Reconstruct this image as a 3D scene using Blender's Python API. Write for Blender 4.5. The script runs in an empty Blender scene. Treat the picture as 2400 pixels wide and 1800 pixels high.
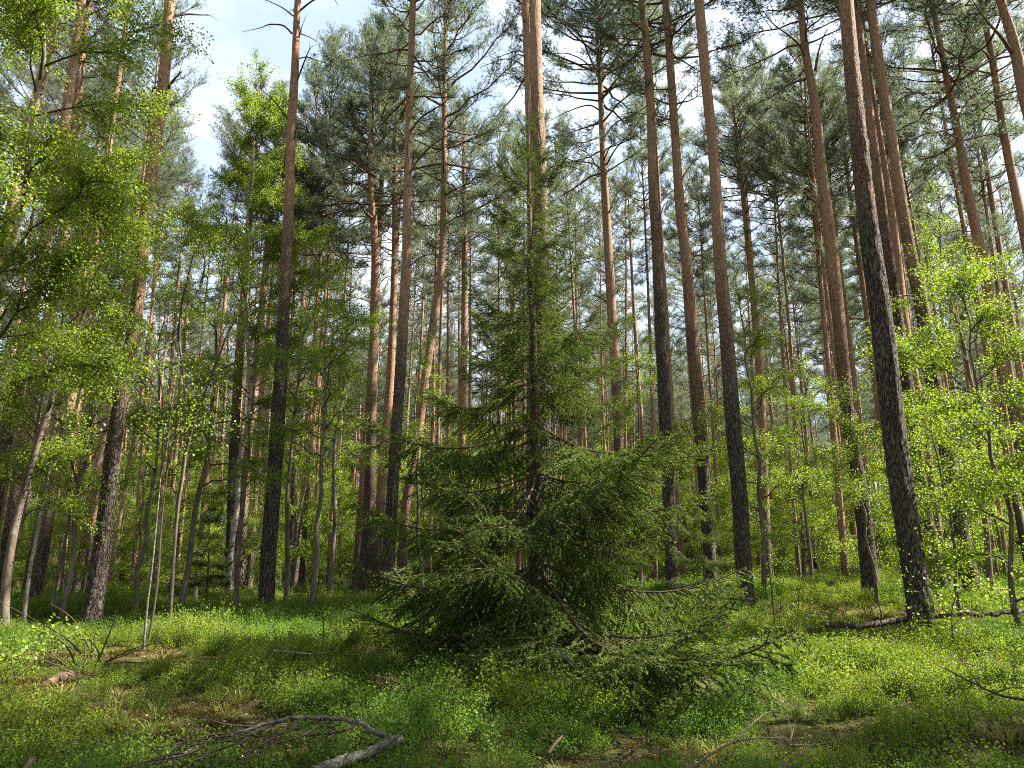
import bpy, math
import numpy as np
from mathutils import Vector, Matrix, Euler

PI = math.pi
S = bpy.context.scene
COL = S.collection
R = math.radians
rng = np.random.default_rng(11)

# ------------------------------------------------------------------ camera
FPX, PW, PH = 1780.0, 2400.0, 1800.0
PITCH = R(13.9)
EYE = 1.4
CP, SP = math.cos(PITCH), math.sin(PITCH)


def ray(u, v):
    xc, yc = (u - PW / 2) / FPX, -(v - PH / 2) / FPX
    return np.array([xc, CP - yc * SP, SP + yc * CP])


def project(p):
    d = np.asarray(p, float) - np.array([0, 0, EYE])
    z = d[1] * CP + d[2] * SP
    y = -d[1] * SP + d[2] * CP
    return PW / 2 + FPX * d[0] / z, PH / 2 - FPX * y / z, z


def sstep(a, b, x):
    t = np.clip((x - a) / (b - a), 0, 1)
    return t * t * (3 - 2 * t)


_tr = np.random.default_rng(5)
_tw = [(_tr.uniform(0.25, 1.5), _tr.uniform(0, 2 * PI), _tr.uniform(0, 2 * PI)) for _ in range(14)]


_tw2 = [(_tr.uniform(1.6, 4.2), _tr.uniform(0, 2 * PI), _tr.uniform(0, 2 * PI)) for _ in range(10)]


def ground_z(x, y):
    x = np.asarray(x, float); y = np.asarray(y, float)
    r = np.hypot(x, y)
    z = 0.40 * sstep(4.5, 11.0, r) * (y > -2)
    z = z + 0.30 * sstep(10.0, 18.0, r) * sstep(-7, 3, x)
    z = z + 0.12 * sstep(12.0, 19.0, r) * (1 - sstep(-7, 3, x))
    z = z + 0.30 * np.exp(-((x - 9.0) / 5.0) ** 2 - ((y - 20.0) / 3.6) ** 2)
    z = z - 0.5 * sstep(30, 48, r)
    b = 0
    for k, a, ph in _tw:
        b = b + np.sin(k * (x * math.cos(a) + y * math.sin(a)) + ph) / (1 + 1.6 * k)
    c = 0
    for k, a, ph in _tw2:
        c = c + np.sin(k * (x * math.cos(a) + y * math.sin(a)) + ph)
    return z + 0.040 * b + 0.016 * c * (r < 40)


def hit_ground(u, v):
    d = ray(u, v)
    t0 = 2.0
    t = 2.0
    while t < 120:
        p = np.array([0, 0, EYE]) + d * t
        if p[2] < ground_z(p[0], p[1]):
            break
        t0 = t
        t += 0.15
    lo, hi = t0, t
    for _ in range(20):
        m = (lo + hi) / 2
        p = np.array([0, 0, EYE]) + d * m
        if p[2] < ground_z(p[0], p[1]): hi = m
        else: lo = m
    return np.array([0, 0, EYE]) + d * hi


def at_depth(u, v, y):
    d = ray(u, v)
    return np.array([0, 0, EYE]) + d * (y / d[1])


def above_ground(u, v, h):
    """the point on the pixel's ray that lies h above the ground"""
    d = ray(u, v)
    t = 2.0
    while t < 80:
        p = np.array([0, 0, EYE]) + d * t
        if p[2] < ground_z(p[0], p[1]) + h: break
        t += 0.03
    return p


# ------------------------------------------------------------------ mesh helpers
class MB:
    def __init__(self):
        self.v = []; self.f = {3: [], 4: []}; self.m = {3: [], 4: []}; self.s = {3: [], 4: []}; self.n = 0

    def add(self, verts, faces, mat=0, smooth=True):
        verts = np.asarray(verts, np.float32); faces = np.asarray(faces, np.int32)
        if len(faces) == 0: return
        k = faces.shape[1]
        self.v.append(verts); self.f[k].append(faces + self.n)
        self.m[k].append(np.full(len(faces), mat, np.int32)); self.s[k].append(np.full(len(faces), smooth, bool))
        self.n += len(verts)

    def join(self, other, M=None, matmap=None):
        for k in (3, 4):
            pass
        v = np.concatenate(other.v)
        if M is not None:
            M = np.array(M); v = v @ M[:3, :3].T + M[:3, 3]
        first = True
        base = self.n
        self.v.append(v.astype(np.float32))
        for k in (3, 4):
            for f, m, s in zip(other.f[k], other.m[k], other.s[k]):
                self.f[k].append(f + base); self.m[k].append(m if matmap is None else np.array(matmap, np.int32)[m]); self.s[k].append(s)
        self.n += len(v)

    def mesh(self, name, mats):
        me = bpy.data.meshes.new(name)
        v = np.concatenate(self.v)
        f3 = np.concatenate(self.f[3]) if self.f[3] else np.zeros((0, 3), np.int32)
        f4 = np.concatenate(self.f[4]) if self.f[4] else np.zeros((0, 4), np.int32)
        mi = np.concatenate(self.m[3] + self.m[4]); sm = np.concatenate(self.s[3] + self.s[4])
        loops = np.concatenate([f3.ravel(), f4.ravel()])
        starts = np.concatenate([np.arange(len(f3)) * 3, len(f3) * 3 + np.arange(len(f4)) * 4])
        me.vertices.add(len(v)); me.vertices.foreach_set("co", v.ravel())
        me.loops.add(len(loops)); me.loops.foreach_set("vertex_index", loops)
        me.polygons.add(len(starts)); me.polygons.foreach_set("loop_start", starts)
        me.polygons.foreach_set("material_index", mi)
        me.polygons.foreach_set("use_smooth", sm)
        for m in mats: me.materials.append(m)
        me.update(calc_edges=True)
        return me


def obj(name, me, parent=None, loc=None, rot=None, scale=None):
    o = bpy.data.objects.new(name, me); COL.objects.link(o)
    if parent is not None: o.parent = parent
    if loc is not None: o.location = loc
    if rot is not None: o.rotation_euler = rot
    if scale is not None: o.scale = scale if hasattr(scale, '__len__') else (scale,) * 3
    return o


def tag(o, label=None, cat=None, group=None, kind=None):
    if label: o['label'] = label
    if cat: o['category'] = cat
    if group: o['group'] = group
    if kind: o['kind'] = kind
    return o


def thing(name, loc, label, cat, group=None):
    o = bpy.data.objects.new(name, None); COL.objects.link(o)
    o.location = loc; o.empty_display_size = 0.3
    return tag(o, label, cat, group)


def dup(root, loc, rotz=0, scale=1, label=None, group=None):
    r = root.copy(); COL.objects.link(r)
    r.location = loc; r.rotation_euler = (0, 0, rotz); r.scale = (scale,) * 3
    if label: r['label'] = label
    if group: r['group'] = group
    for ch in list(root.children):
        c = ch.copy(); COL.objects.link(c); c.parent = r
        for g in ch.children:
            d = g.copy(); COL.objects.link(d); d.parent = c
    return r


def nrm(a):
    return a / np.maximum(np.linalg.norm(a, axis=-1, keepdims=True), 1e-9)


def tube(mb, pts, radii, sides=6, mat=0, cap=True):
    pts = np.asarray(pts, float); n = len(pts)
    radii = np.broadcast_to(np.asarray(radii, float), (n,))
    t = nrm(np.gradient(pts, axis=0))
    ref = np.array([0, 0, 1.0]) if abs(t[:, 2]).mean() < 0.8 else np.array([1.0, 0, 0])
    a = nrm(np.cross(t, ref)); b = np.cross(t, a)
    th = np.arange(sides) * 2 * PI / sides
    ring = (a[:, None] * np.cos(th)[None, :, None] + b[:, None] * np.sin(th)[None, :, None]) * radii[:, None, None] + pts[:, None]
    v = ring.reshape(-1, 3)
    i = np.arange(n - 1)[:, None] * sides; j = np.arange(sides)[None]
    j2 = (j + 1) % sides
    f = np.stack([i + j, i + j2, i + sides + j2, i + sides + j], -1).reshape(-1, 4)
    mb.add(v, f, mat)
    if cap:
        c = np.concatenate([ring[-1], pts[-1:]]); fc = np.array([[q, (q + 1) % sides, sides] for q in range(sides)])
        mb.add(c, fc, mat)
        c = np.concatenate([ring[0], pts[:1]]); mb.add(c, fc[:, ::-1], mat)


def resample(pts, n):
    pts = np.asarray(pts, float)
    # Catmull-Rom through the points
    P = np.vstack([2 * pts[0] - pts[1], pts, 2 * pts[-1] - pts[-2]])
    m = len(pts) - 1
    out = []
    for t in np.linspace(0, m - 1e-6, n):
        i = int(t); u = t - i
        p0, p1, p2, p3 = P[i], P[i + 1], P[i + 2], P[i + 3]
        out.append(0.5 * (2 * p1 + (p2 - p0) * u + (2 * p0 - 5 * p1 + 4 * p2 - p3) * u * u + (3 * p1 - p0 - 3 * p2 + p3) * u ** 3))
    return np.array(out)


def needles(mb, P, D, L, k, nl, nw, g, mat=1, spread=1.0, fwd=0.55):
    """k flat needles round each shoot: base points P, directions D, lengths L"""
    n = len(P)
    if n == 0: return
    P = np.repeat(P, k, 0); D = np.repeat(nrm(D), k, 0); L = np.repeat(np.broadcast_to(L, (n,)), k)
    N = len(P)
    base = P + D * (g.uniform(0.0, 1.0, N) * L)[:, None]
    q = nrm(g.normal(size=(N, 3))); q = nrm(q - D * (q * D).sum(1, keepdims=True))
    d = nrm(D * fwd + q * spread)
    ln = nl * g.uniform(0.7, 1.25, N)
    w = nrm(np.cross(d, nrm(g.normal(size=(N, 3))))) * (nw * g.uniform(0.7, 1.3, N))[:, None] * 0.5
    tip = base + d * ln[:, None]
    v = np.stack([base - w, base + w, tip], 1).reshape(-1, 3)
    mb.add(v, np.arange(N * 3).reshape(-1, 3), mat, False)


def leaves(mb, C, D, Nn, ln, wd, mat=1, fold=0.0):
    """diamond leaves at C pointing along D with normals Nn"""
    n = len(C)
    if n == 0: return
    D = nrm(D); side = nrm(np.cross(D, Nn)); up = np.cross(side, D)
    ln = np.broadcast_to(ln, (n,))[:, None]; wd = np.broadcast_to(wd, (n,))[:, None]
    a = C; m = C + D * ln * 0.42; b = C + D * ln
    v = np.stack([a, m + side * wd * 0.5 + up * fold * wd, b, m - side * wd * 0.5 + up * fold * wd], 1).reshape(-1, 3)
    mb.add(v, np.arange(n * 4).reshape(-1, 4), mat, False)


# ------------------------------------------------------------------ materials
def new_mat(name):
    m = bpy.data.materials.new(name); m.use_nodes = True
    nt = m.node_tree; nt.nodes.clear()
    return m, nt, nt.nodes, nt.links


def ramp(nt, fac, stops, interp='LINEAR'):
    r = nt.nodes.new('ShaderNodeValToRGB'); r.color_ramp.interpolation = interp
    e = r.color_ramp.elements
    e[0].position, e[0].color = stops[0][0], (*stops[0][1], 1)
    e[1].position, e[1].color = stops[-1][0], (*stops[-1][1], 1)
    for p, c in stops[1:-1]:
        x = e.new(p); x.color = (*c, 1)
    nt.links.new(fac, r.inputs[0])
    return r.outputs[0]


def noise(nt, vec, scale, detail=4, rough=0.55, dist=0.0):
    n = nt.nodes.new('ShaderNodeTexNoise'); n.inputs['Scale'].default_value = scale
    n.inputs['Detail'].default_value = detail; n.inputs['Roughness'].default_value = rough; n.inputs['Distortion'].default_value = dist
    nt.links.new(vec, n.inputs['Vector']); return n.outputs['Fac']


def math_(nt, op, a, b=None, clamp=False):
    n = nt.nodes.new('ShaderNodeMath'); n.operation = op; n.use_clamp = clamp
    for i, x in enumerate((a, b)):
        if x is None: continue
        if isinstance(x, (int, float)): n.inputs[i].default_value = x
        else: nt.links.new(x, n.inputs[i])
    return n.outputs[0]


def mixc(nt, fac, a, b, mode='MIX'):
    n = nt.nodes.new('ShaderNodeMix'); n.data_type = 'RGBA'; n.blend_type = mode
    for s, x in ((n.inputs[0], fac), (n.inputs[6], a), (n.inputs[7], b)):
        if isinstance(x, (int, float)): s.default_value = x
        elif isinstance(x, tuple): s.default_value = (*x, 1)
        else: nt.links.new(x, s)
    return n.outputs[2]


def leaf_mat(name, cols, trans=0.4, tcol=None, rough=0.5, spec=0.25, patch=None, patch_scale=0.35, isl=0.72):
    """cols: random per leaf; patch: second palette blended over the ground by a broad noise; tcol: colour of light passing through"""
    m, nt, N, Lk = new_mat(name)
    geo = N.new('ShaderNodeNewGeometry'); oi = N.new('ShaderNodeObjectInfo')
    st = [(i / (len(cols) - 1), c) for i, c in enumerate(cols)]
    rnd = math_(nt, 'ADD', math_(nt, 'MULTIPLY', geo.outputs['Random Per Island'], isl), math_(nt, 'MULTIPLY', oi.outputs['Random'], 1 - isl))
    c = ramp(nt, rnd, st)
    if patch is not None:
        c2 = ramp(nt, rnd, [(i / (len(patch) - 1), q) for i, q in enumerate(patch)])
        nz = noise(nt, geo.outputs['Position'], patch_scale, 3)
        n = N.new('ShaderNodeMapRange'); n.inputs[1].default_value = 0.44; n.inputs[2].default_value = 0.58; n.clamp = True
        Lk.new(nz, n.inputs[0])
        c = mixc(nt, n.outputs[0], c, c2)
    p = N.new('ShaderNodeBsdfPrincipled'); p.inputs['Roughness'].default_value = rough
    p.inputs['Specular IOR Level'].default_value = spec
    Lk.new(c, p.inputs['Base Color'])
    t = N.new('ShaderNodeBsdfTranslucent')
    Lk.new(mixc(nt, 1.0, c, tcol or (1.3, 1.25, 0.7), 'MULTIPLY'), t.inputs['Color'])
    mx = N.new('ShaderNodeMixShader'); mx.inputs[0].default_value = trans
    Lk.new(p.outputs[0], mx.inputs[1]); Lk.new(t.outputs[0], mx.inputs[2])
    o = N.new('ShaderNodeOutputMaterial'); Lk.new(mx.outputs[0], o.inputs[0])
    return m


def bark_pine():
    m, nt, N, Lk = new_mat('pine_bark')
    tc = N.new('ShaderNodeTexCoord'); oi = N.new('ShaderNodeObjectInfo')
    at = N.new('ShaderNodeAttribute'); at.attribute_type = 'OBJECT'; at.attribute_name = 'bark_line'
    off = N.new('ShaderNodeVectorMath'); off.operation = 'MULTIPLY_ADD'
    cx = N.new('ShaderNodeCombineXYZ'); r10 = math_(nt, 'MULTIPLY', oi.outputs['Random'], 37.0)
    for i in range(3): Lk.new(r10, cx.inputs[i])
    Lk.new(tc.outputs['Object'], off.inputs[0]); off.inputs[1].default_value = (1, 1, 1); Lk.new(cx.outputs[0], off.inputs[2])
    mp = N.new('ShaderNodeMapping'); mp.inputs['Scale'].default_value = (1, 1, 0.24); Lk.new(off.outputs[0], mp.inputs[0])
    mp2 = N.new('ShaderNodeMapping'); mp2.inputs['Scale'].default_value = (1, 1, 0.5); Lk.new(off.outputs[0], mp2.inputs[0])
    sep = N.new('ShaderNodeSeparateXYZ'); Lk.new(tc.outputs['Object'], sep.inputs[0])
    # where the old grey bark gives way to the orange one
    n1 = noise(nt, off.outputs[0], 1.1, 5, 0.65)
    hz = math_(nt, 'ADD', sep.outputs[2], math_(nt, 'MULTIPLY', math_(nt, 'SUBTRACT', n1, 0.5), 6.0))
    d = math_(nt, 'SUBTRACT', hz, at.outputs['Fac'])
    mr = N.new('ShaderNodeMapRange'); mr.inputs[1].default_value = -2.2; mr.inputs[2].default_value = 2.4; mr.clamp = True; Lk.new(d, mr.inputs[0])
    f = mr.outputs[0]
    # old bark: dark fissures between greyish plates
    vo = N.new('ShaderNodeTexVoronoi'); vo.feature = 'DISTANCE_TO_EDGE'; vo.inputs['Scale'].default_value = 26
    wn = N.new('ShaderNodeTexNoise'); wn.inputs['Scale'].default_value = 9; Lk.new(mp.outputs[0], wn.inputs['Vector'])
    va = N.new('ShaderNodeVectorMath'); va.operation = 'MULTIPLY_ADD'; Lk.new(wn.outputs['Color'], va.inputs[0]); va.inputs[1].default_value = (0.17, 0.17, 0.17); Lk.new(mp.outputs[0], va.inputs[2])
    Lk.new(va.outputs[0], vo.inputs['Vector'])
    fis = N.new('ShaderNodeMapRange'); fis.inputs[1].default_value = 0.0; fis.inputs[2].default_value = 0.15; Lk.new(vo.outputs[0], fis.inputs[0])
    fine = noise(nt, mp.outputs[0], 60, 5, 0.7)
    fn2 = noise(nt, off.outputs[0], 4.0, 4, 0.6)
    plate = ramp(nt, fine, [(0.28, (0.048, 0.039, 0.033)), (0.52, (0.120, 0.098, 0.082)), (0.70, (0.27, 0.235, 0.20))])
    plate = mixc(nt, math_(nt, 'MULTIPLY', fn2, 0.5), plate, (0.12, 0.078, 0.056))
    old = mixc(nt, fis.outputs[0], (0.034, 0.027, 0.023), plate)
    # upper bark: thin orange flakes
    fl = noise(nt, mp2.outputs[0], 26, 6, 0.72, 0.6)
    yng = ramp(nt, fl, [(0.30, (0.10, 0.048, 0.028)), (0.45, (0.27, 0.135, 0.072)), (0.58, (0.37, 0.205, 0.118)), (0.69, (0.60, 0.43, 0.29))])
    gry = ramp(nt, fl, [(0.30, (0.12, 0.075, 0.05)), (0.5, (0.30, 0.19, 0.125)), (0.72, (0.47, 0.35, 0.25))])
    yng = mixc(nt, math_(nt, 'MULTIPLY', noise(nt, off.outputs[0], 0.6, 3), 1.1), yng, gry)
    yng = mixc(nt, math_(nt, 'MULTIPLY', oi.outputs['Random'], 0.35), yng, gry)
    col = mixc(nt, f, old, yng)
    p = N.new('ShaderNodeBsdfPrincipled'); p.inputs['Roughness'].default_value = 0.85; p.inputs['Specular IOR Level'].default_value = 0.2
    Lk.new(col, p.inputs['Base Color'])
    b = N.new('ShaderNodeBump'); b.inputs['Distance'].default_value = 0.05; b.inputs['Strength'].default_value = 1.0
    hgt = math_(nt, 'ADD', math_(nt, 'MULTIPLY', fis.outputs[0], math_(nt, 'SUBTRACT', 1.0, math_(nt, 'MULTIPLY', f, 0.85))), math_(nt, 'ADD', math_(nt, 'MULTIPLY', fl, 0.5), math_(nt, 'MULTIPLY', fine, 0.35)))
    Lk.new(hgt, b.inputs['Height']); Lk.new(b.outputs[0], p.inputs['Normal'])
    o = N.new('ShaderNodeOutputMaterial'); Lk.new(p.outputs[0], o.inputs[0])
    return m


def wood_mat(name, stops, scale=8, zs=0.4, bump=0.01, rough=0.85, bands=None):
    m, nt, N, Lk = new_mat(name)
    tc = N.new('ShaderNodeTexCoord'); mp = N.new('ShaderNodeMapping'); mp.inputs['Scale'].default_value = (1, 1, zs)
    Lk.new(tc.outputs['Object'], mp.inputs[0])
    nz = noise(nt, mp.outputs[0], scale, 6, 0.7, 0.4)
    c = ramp(nt, nz, stops)
    if bands:   # birch: dark lenticels and scars
        mp2 = N.new('ShaderNodeMapping'); mp2.inputs['Scale'].default_value = (1, 1, 4.0); Lk.new(tc.outputs['Object'], mp2.inputs[0])
        n2 = noise(nt, mp2.outputs[0], bands[0], 4, 0.6)
        c = mixc(nt, ramp(nt, n2, [(0.56, (0, 0, 0)), (0.64, (1, 1, 1))]), c, bands[1])
    p = N.new('ShaderNodeBsdfPrincipled'); p.inputs['Roughness'].default_value = rough; p.inputs['Specular IOR Level'].default_value = 0.2
    Lk.new(c, p.inputs['Base Color'])
    b = N.new('ShaderNodeBump'); b.inputs['Distance'].default_value = bump; Lk.new(nz, b.inputs['Height']); Lk.new(b.outputs[0], p.inputs['Normal'])
    o = N.new('ShaderNodeOutputMaterial'); Lk.new(p.outputs[0], o.inputs[0])
    return m


def ground_mat():
    m, nt, N, Lk = new_mat('forest_floor')
    geo = N.new('ShaderNodeNewGeometry'); P = geo.outputs['Position']
    a = noise(nt, P, 0.55, 5, 0.6); b = noise(nt, P, 7.0, 6, 0.7); c = noise(nt, P, 45.0, 5, 0.75)
    litter = ramp(nt, c, [(0.30, (0.014, 0.010, 0.007)), (0.45, (0.050, 0.036, 0.023)), (0.58, (0.125, 0.090, 0.055)), (0.72, (0.27, 0.20, 0.125))])
    moss = ramp(nt, c, [(0.30, (0.020, 0.019, 0.008)), (0.5, (0.080, 0.070, 0.026)), (0.72, (0.19, 0.160, 0.075))])
    green = ramp(nt, c, [(0.25, (0.018, 0.03, 0.006)), (0.5, (0.05, 0.075, 0.014)), (0.75, (0.10, 0.13, 0.03))])
    f1 = ramp(nt, b, [(0.42, (0, 0, 0)), (0.58, (1, 1, 1))])
    f2 = ramp(nt, a, [(0.45, (0, 0, 0)), (0.56, (1, 1, 1))])
    col = mixc(nt, f1, litter, moss)
    col = mixc(nt, math_(nt, 'MULTIPLY', f2, 0.6), col, green)
    p = N.new('ShaderNodeBsdfPrincipled'); p.inputs['Roughness'].default_value = 0.95; p.inputs['Specular IOR Level'].default_value = 0.1
    Lk.new(col, p.inputs['Base Color'])
    bp = N.new('ShaderNodeBump'); bp.inputs['Distance'].default_value = 0.06
    Lk.new(math_(nt, 'ADD', b, math_(nt, 'MULTIPLY', c, 0.5)), bp.inputs['Height']); Lk.new(bp.outputs[0], p.inputs['Normal'])
    o = N.new('ShaderNodeOutputMaterial'); Lk.new(p.outputs[0], o.inputs[0])
    return m


M_PINE = bark_pine()
M_LIMB = wood_mat('pine_limb_bark', [(0.3, (0.045, 0.030, 0.022)), (0.55, (0.12, 0.075, 0.05)), (0.8, (0.24, 0.15, 0.09))], 14)
M_DEAD = wood_mat('dead_branch_bark', [(0.3, (0.028, 0.022, 0.018)), (0.55, (0.07, 0.055, 0.045)), (0.8, (0.14, 0.12, 0.10))], 18)
M_NEEDLE = leaf_mat('pine_needles', [(0.066, 0.100, 0.072), (0.105, 0.145, 0.100), (0.150, 0.190, 0.122), (0.21, 0.235, 0.14)], 0.5, (1.35, 1.35, 1.05), 0.5, 0.25)
M_SPRUCE = leaf_mat('spruce_needles', [(0.028, 0.052, 0.013), (0.054, 0.094, 0.018), (0.092, 0.142, 0.026), (0.175, 0.215, 0.050)], 0.34, (1.4, 1.3, 0.6), 0.55, 0.18)
M_SPRUCE_TIP = leaf_mat('spruce_new_needles', [(0.12, 0.19, 0.04), (0.20, 0.25, 0.06), (0.27, 0.22, 0.07)], 0.35, (1.2, 1.2, 0.7), 0.45, 0.3)
M_SPRUCE_BARK = wood_mat('spruce_bark', [(0.3, (0.035, 0.024, 0.018)), (0.55, (0.085, 0.058, 0.042)), (0.8, (0.17, 0.125, 0.095))], 16)
M_SPRUCE_DEAD = leaf_mat('dry_spruce_twigs', [(0.10, 0.065, 0.035), (0.16, 0.12, 0.065), (0.24, 0.20, 0.12)], 0.15, (1, 1, 0.8), 0.7, 0.1)
M_BIRCH_LEAF = leaf_mat('birch_leaves', [(0.085, 0.145, 0.016), (0.135, 0.212, 0.022), (0.195, 0.272, 0.032), (0.29, 0.35, 0.058)], 0.54, (1.3, 1.25, 0.65), 0.42, 0.35)
M_BILBERRY = leaf_mat('bilberry_leaves', [(0.034, 0.082, 0.016), (0.065, 0.138, 0.024), (0.115, 0.205, 0.032), (0.175, 0.265, 0.045)], 0.48, (1.35, 1.25, 0.5), 0.55, 0.15, isl=0.45,
                      patch=[(0.055, 0.105, 0.016), (0.11, 0.178, 0.026), (0.18, 0.245, 0.036), (0.235, 0.275, 0.05)])
M_GRASS = leaf_mat('grass_blades', [(0.08, 0.13, 0.025), (0.15, 0.19, 0.045), (0.27, 0.25, 0.08), (0.34, 0.26, 0.11)], 0.4, (1.2, 1.1, 0.6), 0.5, 0.25)
M_LITTER = leaf_mat('dry_leaves', [(0.06, 0.035, 0.018), (0.14, 0.085, 0.042), (0.25, 0.165, 0.085), (0.42, 0.33, 0.22)], 0.12, (1, 0.9, 0.7), 0.75, 0.15)
M_MOSSB = leaf_mat('golden_moss', [(0.045, 0.045, 0.012), (0.090, 0.082, 0.022), (0.14, 0.122, 0.038), (0.22, 0.185, 0.085)], 0.3, (1.2, 1.05, 0.6), 0.7, 0.15)
M_BIRCH = wood_mat('birch_bark', [(0.3, (0.16, 0.13, 0.10)), (0.5, (0.32, 0.28, 0.23)), (0.75, (0.50, 0.46, 0.40))], 5, 0.6, 0.006, 0.7, (7, (0.03, 0.026, 0.022)))
M_BIRCH_YOUNG = wood_mat('young_birch_bark', [(0.3, (0.045, 0.034, 0.026)), (0.55, (0.14, 0.11, 0.085)), (0.8, (0.34, 0.29, 0.23))], 7, 0.5, 0.006, 0.75)
M_TWIG = wood_mat('twig_bark', [(0.3, (0.03, 0.022, 0.017)), (0.6, (0.075, 0.055, 0.04)), (0.8, (0.15, 0.115, 0.08))], 20)
M_STEM = wood_mat('bilberry_stems', [(0.3, (0.05, 0.06, 0.015)), (0.7, (0.10, 0.11, 0.03))], 20)
M_OLD_BIRCH = wood_mat('weathered_birch_bark', [(0.3, (0.030, 0.026, 0.022)), (0.5, (0.10, 0.09, 0.078)), (0.72, (0.30, 0.28, 0.25))], 16, 0.8, 0.012, 0.8, (14, (0.03, 0.026, 0.022)))
M_LOG = wood_mat('rotting_log_bark', [(0.3, (0.018, 0.014, 0.012)), (0.5, (0.05, 0.038, 0.03)), (0.68, (0.10, 0.085, 0.06)), (0.85, (0.16, 0.15, 0.10))], 10, 1.0, 0.02)
M_CUT = wood_mat('bare_dead_wood', [(0.3, (0.24, 0.16, 0.095)), (0.6, (0.42, 0.30, 0.19)), (0.8, (0.55, 0.44, 0.30))], 14)
M_ROT = wood_mat('rotten_wood', [(0.3, (0.04, 0.028, 0.018)), (0.55, (0.11, 0.08, 0.052)), (0.8, (0.22, 0.165, 0.11))], 22, 0.3, 0.02)
M_GROUND = ground_mat()

# ------------------------------------------------------------------ ground
def build_ground():
    def grid(xs, ys):
        X, Y = np.meshgrid(xs, ys)
        v = np.stack([X, Y, ground_z(X, Y)], -1).reshape(-1, 3)
        ny, nx = X.shape
        i = np.arange(ny - 1)[:, None] * nx; j = np.arange(nx - 1)[None]
        f = np.stack([i + j, i + j + 1, i + nx + j + 1, i + nx + j], -1).reshape(-1, 4)
        return v, f
    def axis(lo, hi, a, b, fine):
        near = np.arange(a, b + 1e-6, fine)
        k = np.geomspace(fine, 40, 40)
        up = b + np.cumsum(k); up = up[up < hi]; dn = a - np.cumsum(k); dn = dn[dn > lo]
        return np.concatenate([[lo], dn[::-1], near, up, [hi]])
    v, f = grid(axis(-400, 400, -20, 20, 0.16), axis(-300, 500, 3, 30, 0.16))
    near = (np.hypot(v[:, 0], v[:, 1]) < 40)
    g = np.random.default_rng(3)
    v[:, 2] += near * g.normal(0, 0.012, len(v))
    mb = MB(); mb.add(v, f)
    tag(obj('ground', mb.mesh('ground', [M_GROUND])), 'mossy woodland floor of litter and golden moss', 'ground', kind='structure')


build_ground()

# ------------------------------------------------------------------ where the sun comes through
SUN_AZ, SUN_EL = R(85), R(50)
sd = np.array([math.cos(SUN_EL) * math.sin(SUN_AZ), math.cos(SUN_EL) * math.cos(SUN_AZ), math.sin(SUN_EL)])
SUNNY = [hit_ground(u, v) for v in (1570, 1605, 1640, 1675) for u in range(1500, 2420, 110)]
SUNNY += [hit_ground(u, v) for u, v in [(330, 1415), (450, 1415), (560, 1415), (680, 1425), (780, 1425), (700, 1470), (800, 1470), (560, 1450), (640, 1500), (740, 1510), (500, 1430), (1800, 1440), (1900, 1450), (2000, 1450), (2080, 1450), (60, 1720), (160, 1740), (230, 1770), (350, 1690), (430, 1690), (1780, 1400), (1950, 1400), (620, 1560), (760, 1600)]]
_sp = hit_ground(1252, 1588)
SUNNY += [_sp + np.array([a, 0, h]) for a, h in ((1.6, 1.2), (1.7, 2.0), (1.3, 3.2), (1.1, 4.3), (0.8, 5.4), (0.3, 6.2))]
SUNNY += [at_depth(2330, v, 11.5) for v in (850, 1000, 1150, 1300)] + [at_depth(u, 500, 10.5) for u in (100, 250)] + [at_depth(u, v, 16.0) for u in (560, 640) for v in (700, 850)]
SUNNY += [at_depth(u, v, 20.0) for u, v in ((610, 230), (660, 330), (690, 450), (640, 520), (560, 420), (680, 600))] + [at_depth(u, v, 12.0) for u in (120, 240, 340) for v in (250, 420, 620, 800)]
SUNNY += [at_depth(u, v, 19.0) for u, v in ((760, 650), (800, 800), (1800, 750), (1820, 900), (1520, 900), (1900, 1000))]
SUNNY = np.array(SUNNY)


def shades(x, y, cb, H, rad=2.0):
    for h in np.linspace(cb + 0.5, H - 0.8, 7):
        t = (h - SUNNY[:, 2]) / sd[2]
        if (np.hypot(SUNNY[:, 0] + sd[0] * t - x, SUNNY[:, 1] + sd[1] * t - y) < rad * (1.0 if h < cb + 0.6 * (H - cb) else 0.6)).any(): return True
    return False


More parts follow.
